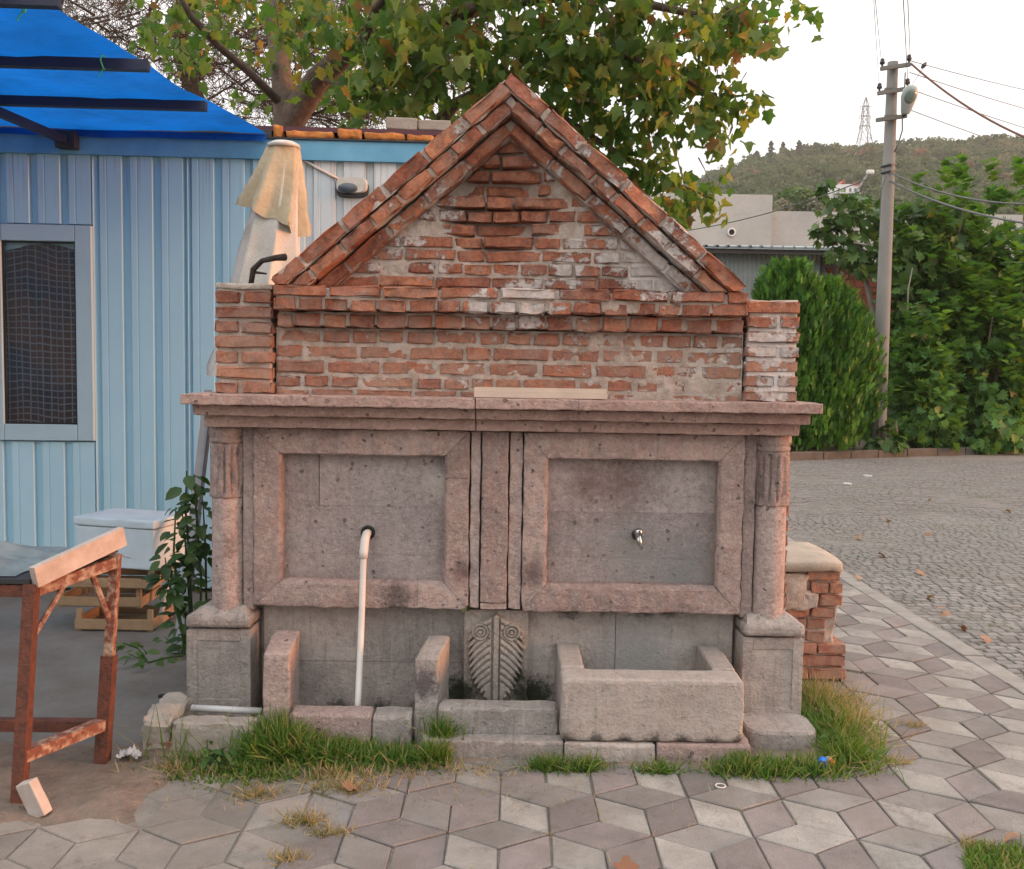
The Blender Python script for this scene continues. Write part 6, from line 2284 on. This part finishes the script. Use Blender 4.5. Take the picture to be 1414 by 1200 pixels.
# pines standing on the ridge
for (px, py0, py1, lab) in ((1033, 218, 212, 'small dark pine at the left end of the ridge pines'), (1052, 212, 197, 'tallest dark pine on the hill ridge, left of three close together'), (1068, 210, 199, 'dark pine on the ridge between two other pines'), (1090, 208, 197, 'dark pine on the ridge, right of the pine group')):
    D_ = 378
    X = (px - 707) / F * D_
    zb_ = hill_z(X, D_)
    zt_ = U(px, py1, CAMY + D_).z
    h_ = max(5.0, zt_ - zb_)
    t = thing('pine_tree', lab, 'tree', (X, CAMY + D_, zb_), 'pines on the hill ridge')
    MB().tube([(X, CAMY + D_, zb_ - .5), (X, CAMY + D_, zb_ + h_ * .9)], [.3, .06], 6).build('trunk', M['bark'], t)
    n_p = 420
    zf = rng.random(n_p)
    a = rng.uniform(0, 6.28, n_p)
    rr = 2.5 * (1 - zf) ** .7 * (.6 + .4 * np.sin(zf * 24)) * rng.uniform(.3, 1.1, n_p) + .15
    Pp = np.stack([np.cos(a) * rr, np.sin(a) * rr, .8 + zf * h_], 1)
    V, Fc = scatter_arrays(quad, orient(rng.normal(size=Pp.shape), rng.normal(size=Pp.shape)), rng.uniform(.35, .8, n_p), Pp)
    link_mesh('foliage', tri_mesh('foliage', V, Fc), M['darkpine'], t)

# round bright tree and low growth behind the concrete building
rbx = U(1098, 285, 120)
t = thing('round_tree', 'round bright green tree behind the concrete building roof', 'tree', (rbx.x, 120, 0))
zc = U(1098, 284, 120).z
MB().tube([(rbx.x, 120, 0), (rbx.x, 120, zc)], [.4, .2], 8).build('trunk', M['bark'], t)
uu = unit(2600)
Pp = uu * (rng.random((2600, 1)) ** .3) * np.array([2.7, 2.5, 2.3]) + np.array([0, 0, zc])
V, Fc = scatter_arrays(quad, orient(rng.normal(size=Pp.shape), uu + rng.normal(size=Pp.shape) * .5), rng.uniform(.3, .6, 2600), Pp)
link_mesh('foliage', tri_mesh('foliage', V, Fc), M['figleaf'], t)
for (px, py, rr_, lab) in ((1078, 296, 1.9, 'dark olive bush left of the round bright tree'), (1130, 296, 2.3, 'olive bush between the round tree and the fig tree')):
    c = U(px, py, 118)
    t = thing('olive_bush', lab, 'bush', (c.x, 118, 0), 'bushes behind the concrete building')
    MB().tube([(c.x, 118, 0), (c.x, 118, c.z)], [.3, .1], 6).build('trunk', M['bark'], t)
    uu = unit(900)
    Pp = uu * (rng.random((900, 1)) ** .3) * rr_ + np.array([0, 0, c.z])
    V, Fc = scatter_arrays(quad, orient(rng.normal(size=Pp.shape), uu), rng.uniform(.3, .6, 900), Pp)
    link_mesh('foliage', tri_mesh('foliage', V, Fc), M['hilltree'], t)

# white house on the hill
D_ = 240
def HP(px, py): return U(px, py, CAMY + D_)
h0, h1 = HP(1140, 272), HP(1186, 272)
WH = thing('white_house', 'white two-storey house with small red roof pieces on the hillside', 'house', (h0.x + 3, CAMY + D_, h0.z - 6))
zb_ = h0.z - 7
MB().box(HP(1153, 0).x, h1.x, CAMY + D_, CAMY + D_ + 8, zb_, HP(1160, 254).z).build('wall', M['farwhite'], WH)
MB().box(h0.x, HP(1153, 0).x - .02, CAMY + D_ + .5, CAMY + D_ + 7, zb_, HP(1146, 257).z).build('side_wing', M['farwhite'], WH)
for px in (1144, 1149, 1158, 1166, 1174, 1181):
    for py in (262, 272):
        a, b2 = HP(px - 1.6, py + 3), HP(px + 1.6, py - 2)
        yy_ = CAMY + D_ + (.5 if px < 1153 else 0) - .06
        fr_ = MB().box(a.x - .1, b2.x + .1, yy_ - .03, yy_ + .04, a.z - .1, b2.z + .1).build('window', M['farwhite'], WH)
        MB().box(a.x, b2.x, yy_ - .05, yy_ - .035, a.z, b2.z).build('pane', M['farglass'], fr_)
for (pa, pb, py) in ((1162, 1168, 253), (1178, 1187, 256)):
    a, b2 = HP(pa, py), HP(pb, py)
    MB().prism([(a.x, a.z), (b2.x, a.z), ((a.x + b2.x) / 2, a.z + .9)], CAMY + D_ - .2, CAMY + D_ + 5).build('roof', M['redtile'], WH)
a, b2 = HP(1150, 268), HP(1186, 269)
MB().box(a.x, b2.x, CAMY + D_ - 1.2, CAMY + D_ - .1, a.z, a.z + .22).build('balcony', M['farwhite'], WH)
AX = thing('terrace_house', 'long low white annex with a dark pergola roof below the white house', 'house', (HP(1120, 280).x, CAMY + D_ - 12, 0))
def HQ(px, py): return U(px, py, CAMY + D_ - 12)
MB().box(HQ(1110, 0).x, HQ(1150, 0).x, CAMY + D_ - 12, CAMY + D_ - 6, HQ(1120, 300).z, HQ(1120, 277).z).build('wall', M['farwhite'], AX)
MB().box(HQ(1106, 0).x, HQ(1152, 0).x, CAMY + D_ - 13.2, CAMY + D_ - 5.5, HQ(1120, 272).z, HQ(1120, 270).z).build('roof', M['roofdark'], AX)
for px in (1108, 1116, 1124, 1132, 1140, 1149):
    MB().box(HQ(px, 0).x, HQ(px, 0).x + .22, CAMY + D_ - 13, CAMY + D_ - 12.8, HQ(px, 300).z, HQ(px, 272).z).build('pergola_post', M['roofdark'], AX)
for px in (1114, 1122, 1130, 1138):
    MB().box(HQ(px, 0).x, HQ(px + 4, 0).x, CAMY + D_ - 12.05, CAMY + D_ - 11.98, HQ(px, 285).z, HQ(px, 279).z).build('window', M['farglass'], AX)

# far street lamp
sl = thing('street_lamp', 'distant street lamp with a white head on a slanting arm left of the pole', 'street lamp', (U(1185, 262, 60).x, 60, 0))
a, b2 = U(1184, 262, 60), U(1198, 240, 60)
MB().tube([(a.x - .3, 60, 0), (a.x - .3, 60, a.z - .6), a, b2], [.09, .07, .06, .05], 8).build('lamp_post', M['steel'], sl, True)
MB().rbox(b2.x - .08, b2.x + .42, 59.85, 60.15, b2.z - .02, b2.z + .26, .08, .1, 0).build('lamp_head', M['farwhite'], sl)

# pylon
D_ = 372
def YP(px, py): return U(px, py, CAMY + D_)
PYL = thing('pylon', 'steel lattice transmission pylon standing on the hill', 'pylon', (YP(1194, 236).x, CAMY + D_, YP(1194, 236).z))
topz, botz, cxp = YP(1194, 134).z, YP(1194, 238).z, YP(1194, 180).x
lv = [(0, 5.2), (.22, 3.4), (.45, 2.0), (.62, 1.25), (.75, 1.1), (.88, .9), (1.0, .06)]
cor = []
for (t, hw) in lv:
    z_ = botz + (topz - botz) * t
    cor.append([Vector((cxp + sx * hw, CAMY + D_ + sy_ * hw, z_)) for sx, sy_ in ((-1, -1), (1, -1), (1, 1), (-1, 1))])
b = MB()
for k in range(4):
    for j in range(len(cor) - 1): b.tube([cor[j][k], cor[j + 1][k]], .16, 4)
b.build('leg_frame', M['steel'], PYL)
b = MB()
for j in range(len(cor) - 1):
    for k in range(4):
        k2 = (k + 1) % 4
        b.tube([cor[j][k], cor[j + 1][k2]], .09, 3)
        b.tube([cor[j][k2], cor[j + 1][k]], .09, 3)
        b.tube([cor[j][k], cor[j][k2]], .09, 3)
b.build('lattice_bracing', M['steel'], PYL)
for t in (.62, .75, .88):
    z_ = botz + (topz - botz) * t
    b = MB().tube([(cxp - 2.2, CAMY + D_, z_), (cxp + 2.2, CAMY + D_, z_)], .14, 4)
    for sx in (-2.1, 2.1): b.tube([(cxp + sx, CAMY + D_, z_), (cxp + sx, CAMY + D_, z_ - 1.3)], .13, 4)
    b.build('crossarm', M['steel'], PYL)

# ------------------------------------------------------------------ small plants and grass
def herb(label, cat, pts, m, nleaf, size, name='herb_plant'):
    t = thing(name, label, cat, pts[0][0])
    P, D = [], []
    for st in pts:
        st = [Vector(p) for p in st]
        MB().tube(st, [.006] * (len(st) - 1) + [.003], 5).build('stem', M['herb'], t)
        for k in range(nleaf):
            u = random.random() ** .8 * (len(st) - 1.001)
            i = int(u)
            p_ = st[i].lerp(st[i + 1], u - i)
            a = random.uniform(0, 6.28)
            P.append(tuple(p_ + Vector((.03 * math.cos(a), .03 * math.sin(a), 0))))
            D.append((math.cos(a), math.sin(a), random.uniform(-.9, .2)))
    P, D = np.array(P), np.array(D)
    Nn = np.tile([0, -.3, 1.0], (len(P), 1)) + rng.normal(size=P.shape) * .3
    place_leaves(t, OVAL, P, D, Nn, rng.uniform(.6, 1.1, len(P)) * size, M[m], 'leaf', 'foliage', min(len(P), 120), view_rank(P))
    return t


q = lambda px, py, Y=.42: U(px, py, Y)
herb('dark leafy herb growing tall between the hut and the left column', 'plant', [
    [q(268, 905), q(262, 780), q(256, 700), q(258, 650)], [q(275, 905), q(278, 800), q(272, 720), q(268, 655)], [q(255, 905), q(245, 820), q(240, 760), q(243, 700)],
    [q(270, 905, .5), q(285, 830, .5), q(284, 760, .5), q(280, 690, .5)], [q(260, 905, .6), q(262, 840, .6), q(258, 770, .6), q(250, 690, .6)], [q(265, 905), q(248, 860), q(232, 800), q(228, 770)]], 'herb', 34, .10)
g_ = lambda px, py, z=.03: G(px, py, z)
herb('low creeping vine on the yard floor left of the left pedestal', 'plant', [
    [g_(252, 905, .0), g_(230, 908, .03), g_(205, 915, .04), g_(178, 903, .07)], [g_(252, 905, .0), g_(240, 890, .05), g_(228, 880, .05)], [g_(205, 915, .03), g_(190, 895, .06), g_(170, 888, .09)]], 'figleaf', 14, .075, 'creeping_vine')
# tiny weed in the joint by the carved slab
c = U(646, 838, -.01)
herb('tiny green weed in the joint above the carved slab', 'plant', [[c + Vector((0, .01, -.02)), c, c + Vector((.004, -.012, .012))]], 'figleaf', 7, .022, 'wall_weed')


def grass(name, label, n, posfun, hfun, m, lean=.45, width=.006, kind='stuff'):
    P, H_ = [], []
    tries = 0
    while len(P) < n and tries < n * 20:
        tries += 1
        p_ = posfun()
        if p_ is None: continue
        P.append(p_)
        H_.append(hfun(p_))
    P, H_ = np.array(P), np.array(H_)
    n = len(P)
    bl = (np.array([(-.5, 0, 0), (.5, 0, 0), (-.42, .4, .06), (.42, .4, .06), (-.26, .75, .22), (.26, .75, .22), (0, 1, .45)]), np.array([(0, 1, 3), (0, 3, 2), (2, 3, 5), (2, 5, 4), (4, 5, 6)]))
    D = rng.normal(size=(n, 3)) * lean * np.array([1, 1, .2]) + np.array([0, 0, 1.0])
    a = rng.uniform(0, 6.28, n)
    Nn = np.stack([np.cos(a), np.sin(a), np.zeros(n)], 1)
    sc = np.stack([rng.uniform(.7, 1.3, n) * width, H_, H_], 1)
    c_ = P.mean(0)
    V, Fc = scatter_arrays(bl, orient(D, Nn), sc, P - c_)
    o = link_mesh(name, tri_mesh(name, V, Fc), m, None, c_)
    return tag(o, label, 'grass', None, kind)


def ell(cx, cy, rx, ry, z=0.0, pw=.6):
    def f():
        a, r_ = random.uniform(0, 6.28), min(1.7, abs(random.gauss(0, .62)) ** .85)
        x, y_ = cx + rx * r_ * math.cos(a), cy + ry * r_ * math.sin(a)
        # keep blades out of the stones
        if -.955 < x < .22 and y_ > -.345: return None
        if -.37 < x < 1.03 and y_ > -.435: return None
        if -1.6 < x < -1.06 and y_ > -.43: return None
        if -1.06 <= x < -.94 and y_ > -.29: return None
        if -1.46 < x < -1.1 and y_ > -.16: return None
        if 1.02 < x < 1.33 and y_ > -.37: return None
        return (x, y_, z - .01)
    return f


def mixf(fs, ws):
    def f():
        return random.choices(fs, ws)[0]()
    return f


grass('grass_patch', 'green grass clump growing along the left foot of the fountain', 8200,
      mixf([ell(-.97, -.42, .15, .12), ell(-.72, -.47, .34, .11), ell(-1.1, -.56, .34, .12), ell(-.45, -.46, .2, .09), ell(-.99, -.33, .07, .05), ell(-1.3, -.56, .2, .09), ell(-.7, -.40, .25, .05)], [3, 4, 3.4, 1.6, 1.4, 1, 2]),
      lambda p_: random.uniform(.025, .105) * (.95 + .95 * math.exp(-((p_[0] + .95) / .17) ** 2) * (1 if p_[1] > -.5 else .3)) * (1 if p_[1] > -.52 else .6) * (.65 if p_[0] < -1.08 else 1), M['grass'], .62, .0085)
grass('dry_grass', 'straw-coloured dry grass fringe before the green grass', 1500,
      mixf([ell(-.7, -.60, .5, .07), ell(-.62, -.72, .14, .05), ell(-.95, -.78, .1, .05), ell(-1.35, -.58, .2, .08), ell(-.25, -.53, .3, .06), ell(-.72, -.98, .1, .05), ell(-1.5, -.45, .2, .1)], [3, 2, 1, 1.5, 1.5, 1, 1]),
      lambda p_: random.uniform(.025, .075), M['straw'], .9, .005)
grass('grass_tuft', 'green tuft in the gap left of the trough step', 420, ell(-.30, -.47, .06, .035), lambda p_: random.uniform(.05, .14), M['grass'], .4)
grass('grass_tuft', 'green tuft on the step beside the grey seat block', 160, lambda: (random.gauss(-.27, .04), random.uniform(-.40, -.34), .07), lambda p_: random.uniform(.04, .13), M['grass'], .5)
grass('grass_tuft', 'short tuft before the left half of the trough', 700, mixf([ell(.17, -.5, .1, .04), ell(.32, -.5, .1, .04)], [1, 1]), lambda p_: random.uniform(.03, .09), M['grass'], .6)
grass('grass_tuft', 'small tuft before the middle of the trough', 220, ell(.62, -.52, .1, .03), lambda p_: random.uniform(.03, .08), M['grass'], .6)
grass('grass_patch', 'dense low grass round the rounded stone at the right', 2200, mixf([ell(.98, -.5, .16, .07), ell(1.2, -.5, .2, .07), ell(.98, -.5, .05, .06)], [2, 2, .6]), lambda p_: random.uniform(.03, .1), M['grass'], .6)
grass('grass_patch', 'tall half-dry grass growing beside the right pedestal', 2300, mixf([ell(1.48, -.1, .16, .32), ell(1.5, .2, .16, .3), ell(1.42, -.38, .12, .12)], [2, 1.4, 1.4]), lambda p_: random.uniform(.03, .16), M['grass'], .7)
grass('dry_grass', 'straw stalks leaning over the foot of the brick stump', 1000, mixf([ell(1.55, .3, .2, .25), ell(1.58, 0, .14, .35)], [1.3, 1]), lambda p_: random.uniform(.04, .2), M['straw'], .8, .004)
grass('grass_patch', 'grass at the lower right corner of the pavement', 1500, lambda: (lambda p_: (p_.x, p_.y, -.01))(G(random.uniform(1335, 1440), random.uniform(1178, 1230) + random.uniform(-12, 0))), lambda p_: random.uniform(.02, .06), M['grass'], .6)
for (px, py, lab) in ((1265, 1003, 'dry tuft in a paver joint at the right, between pale pavers'), (1232, 1052, 'dry tuft in a paver joint right of the grass'), (1350, 1168, 'small tuft in a joint near the lower right corner'), (398, 1185, 'tuft in a paver joint at the bottom left'), (455, 1150, 'straw tuft in a joint before the left grass')):
    c = G(px, py)
    grass('paver_tuft', lab, 110, (lambda cc: lambda: (random.gauss(cc.x, .035), random.gauss(cc.y, .015), -.008))(c), lambda p_: random.uniform(.02, .06), M['straw'], .8, .004)
# tall single stalks by the left gutter
grass('grass_stalks', 'few tall grass stalks over the left gutter stones', 60, lambda: (random.uniform(-1.5, -.9), random.uniform(-.5, -.4), -.01), lambda p_: random.uniform(.15, .32), M['grass'], .35, .004)
# weeds between the setts
def rweed():
    x, y_ = random.uniform(2.85, 7), random.uniform(.8, 10)
    if noise.noise((x * 1.3, y_ * 1.3, 4)) < .22: return None
    return (x, y_, -.02)


grass('road_weeds', 'thin weeds between the setts of the road', 2200, rweed, lambda p_: random.uniform(.012, .035), M['grass'], 1.0, .006)

# weeds and straw caught in the paver joints
corners = [t[2][random.randrange(4)] for t in vis if t[0].x > -1.2]
random.shuffle(corners)
jp = []
for c_ in corners[:90]:
    for q_ in range(random.randint(3, 12)):
        jp.append((c_.x + random.gauss(0, .012), c_.y + random.gauss(0, .008), -.009))
it_ = iter(jp)
grass('joint_weeds', 'tiny dry weeds growing in the joints between the pavers', len(jp) - 1, lambda: next(it_, None), lambda p_: random.uniform(.008, .03), M['straw'], .9, .003)


def straw_pos():
    x, y_ = random.gauss(-.55, .7), -.62 - abs(random.gauss(0, .2))
    return (x, y_, .002)


P_ = np.array([straw_pos() for _ in range(420)])
D_s = np.stack([rng.normal(size=420), rng.normal(size=420), np.full(420, .02)], 1)
V, Fc = scatter_arrays((np.array([(-.5, 0, 0), (.5, 0, 0), (0, 1, .02)]), np.array([(0, 1, 2)])), orient(D_s, np.tile([0, 0, 1.0], (420, 1))), np.stack([np.full(420, .003), rng.uniform(.01, .045, 420), np.ones(420)], 1), P_)
tag(link_mesh('straw_litter', tri_mesh('straw_litter', V, Fc), M['straw']), 'loose straw scattered on the pavers before the fountain', 'straw', None, 'stuff')
# broad-leaved weeds among the grass
for (px, py, lab, n_s) in ((372, 1035, 'broad-leaved weed at the foot of the pinkish seat block', 5), (300, 1062, 'low broad-leaved weed left in the green grass', 4), (1155, 1040, 'broad-leaved weed in the half-dry grass at the right', 4)):
    c = G(px, py, 0)
    herb(lab, 'weed', [[(c.x, c.y, 0), (c.x + random.uniform(-.04, .04), c.y + random.uniform(-.03, .03), .04), (c.x + random.uniform(-.08, .08), c.y + random.uniform(-.05, .05), random.uniform(.06, .11))] for _ in range(n_s)], 'figleaf', 7, .045, 'broadleaf_weed')

# fallen leaves
lm = tri_mesh('fallen_leaf', LOBED[0] * np.array([1, 1, 1.6]), LOBED[1])
lm.materials.append(M['dryleaf'])
FL = [(1300, 842, 'largest dry curled leaf on the setts by the kerb'), (1312, 850, 'dry leaf just right of the largest leaf by the kerb'), (1355, 880, 'dry leaf on the setts nearest to the right edge and the kerb'),
      (1290, 825, 'dry leaf on the setts just behind the largest leaf by the kerb'), (1265, 790, 'small leaf alone on the setts between kerb and stump top'), (1213, 766, 'dark curled leaf on the setts level with the cap of the brick stump'),
      (1388, 706, 'curled brown leaf farthest right on the setts'), (1287, 690, 'small pale leaf on the middle of the setts towards the pole'), (1285, 736, 'small leaf on the middle of the setts, nearer than the pale one'),
      (1227, 725, 'flat pale leaf on the setts right of the column'), (1230, 678, 'leaf farthest away on the setts below the pole'), (1190, 742, 'leaf on the setts just right of the column foot, above the stump'),
      (855, 1195, 'dry leaf on a paver at the bottom edge below the trough'), (478, 1092, 'flat dry leaf on the grey pavers below the left grass'), (1408, 1158, 'curled dry leaf at the lower right corner beside the grass'),
      (1222, 718, 'small leaf touching the flat pale leaf right of the column'), (1326, 866, 'leaf on the kerb side between the two largest leaves'), (1184, 800, 'leaf lying against the kerb right beside the brick stump')]
for k, (px, py, lab) in enumerate(FL):
    p_ = G(px, py, .012)
    o = link_mesh('fallen_leaf', lm, None, None, p_)
    o.rotation_euler = (random.uniform(-.5, .5), random.uniform(-.4, .4), random.uniform(0, 6.28))
    sc = random.uniform(.055, .095)
    o.scale = (sc, sc, sc)
    o.location.z = .02
    tag(o, lab or 'small dry brown leaf lying flat on the paving', 'leaf', 'fallen leaves on road and pavement')

# litter
c = G(1136, 1056, .02)
bc = thing('bottle_cap', 'blue and orange plastic cap lying in the grass at the right', 'cap', (c.x, c.y, 0))
BLUE = plain_mat('blue_plastic', (.01, .16, .62), .35, .1)
ORANGE = plain_mat('orange_plastic', (.62, .14, .03), .4, .1)
MB().tube([c + Vector((-.005, -.012, .005)), c + Vector((.006, .010, .012))], .021, 16).build('blue_cap', BLUE, bc)
MB().tube([c + Vector((.022, .0, .012)), c + Vector((.046, .006, .008))], [.018, .014], 12).build('orange_cap', ORANGE, bc)
MB().tube([c + Vector((.018, .004, .02)), c + Vector((.03, .008, .018))], .014, 10).build('white_seal', M['white'], bc)
c = G(995, 1085, .006)
tag(MB().tube([c + Vector((.019 * math.cos(a_), .019 * math.sin(a_), 0)) for a_ in [2 * math.pi * k / 20 for k in range(21)]], .003, 6, False).build('plastic_ring', M['white'], None, True), 'thin white plastic ring lying on the pavers', 'ring')
c = G(180, 1047, .02)
b = MB()
n = 10
for j in range(n + 1):
    for i in range(n + 1):
        u, v = i / n - .5, j / n - .5
        b.v.append((c.x + u * .085 + .012 * noise.noise((u * 9, v * 9, 1)), c.y + v * .06, .02 + .04 * abs(noise.noise((u * 5, v * 5, 4))) * 1.4 + .02 * (1 - 4 * u * u)))
for j in range(n):
    for i in range(n):
        a = j * (n + 1) + i
        b.f.append((a, a + 1, a + n + 2, a + n + 1))
tag(b.build('paper_scrap', M['lath'], None), 'crumpled white tissue on the soil by the table', 'paper')
c = G(232, 962, .0)
tag(MB().rbox(c.x - .045, c.x + .04, c.y - .012, c.y + .012, -.006, .012, .005, .02, .002, chip=1).build('rubber_scrap', M['black'], None), 'short black scrap on the yard beside the left pedestal', 'scrap')
for (px, py, lab) in ((1170, 668, 'white litter scrap on the far setts'), (1198, 657, 'pale litter scrap farthest on the setts')):
    c = G(px, py, 0)
    tag(MB().rbox(c.x - .055, c.x + .055, c.y - .04, c.y + .04, -.02, .012, .01, .03, .01, chip=1, seed=px).build('paper_scrap', M['lath'], None), lab, 'paper')

# ------------------------------------------------------------------ the evening air: one closed box of thin haze round everything
hz = MB().box(-310, 480, -70, 480, -1.1, 150).build('haze', None, None)
hz['kind'] = 'stuff'
hm2 = bpy.data.materials.new('thin_haze')
hm2.use_nodes = True
nt = hm2.node_tree
nt.nodes.remove(nt.nodes['Principled BSDF'])
pv_ = nt.nodes.new('ShaderNodeVolumePrincipled')
pv_.inputs['Color'].default_value = (.9, .91, .92, 1)
pv_.inputs['Density'].default_value = .00032
nt.links.new(pv_.outputs[0], nt.nodes['Material Output'].inputs['Volume'])
hz.data.materials.append(hm2)

print('bricks', NB, 'objects', len(bpy.data.objects))
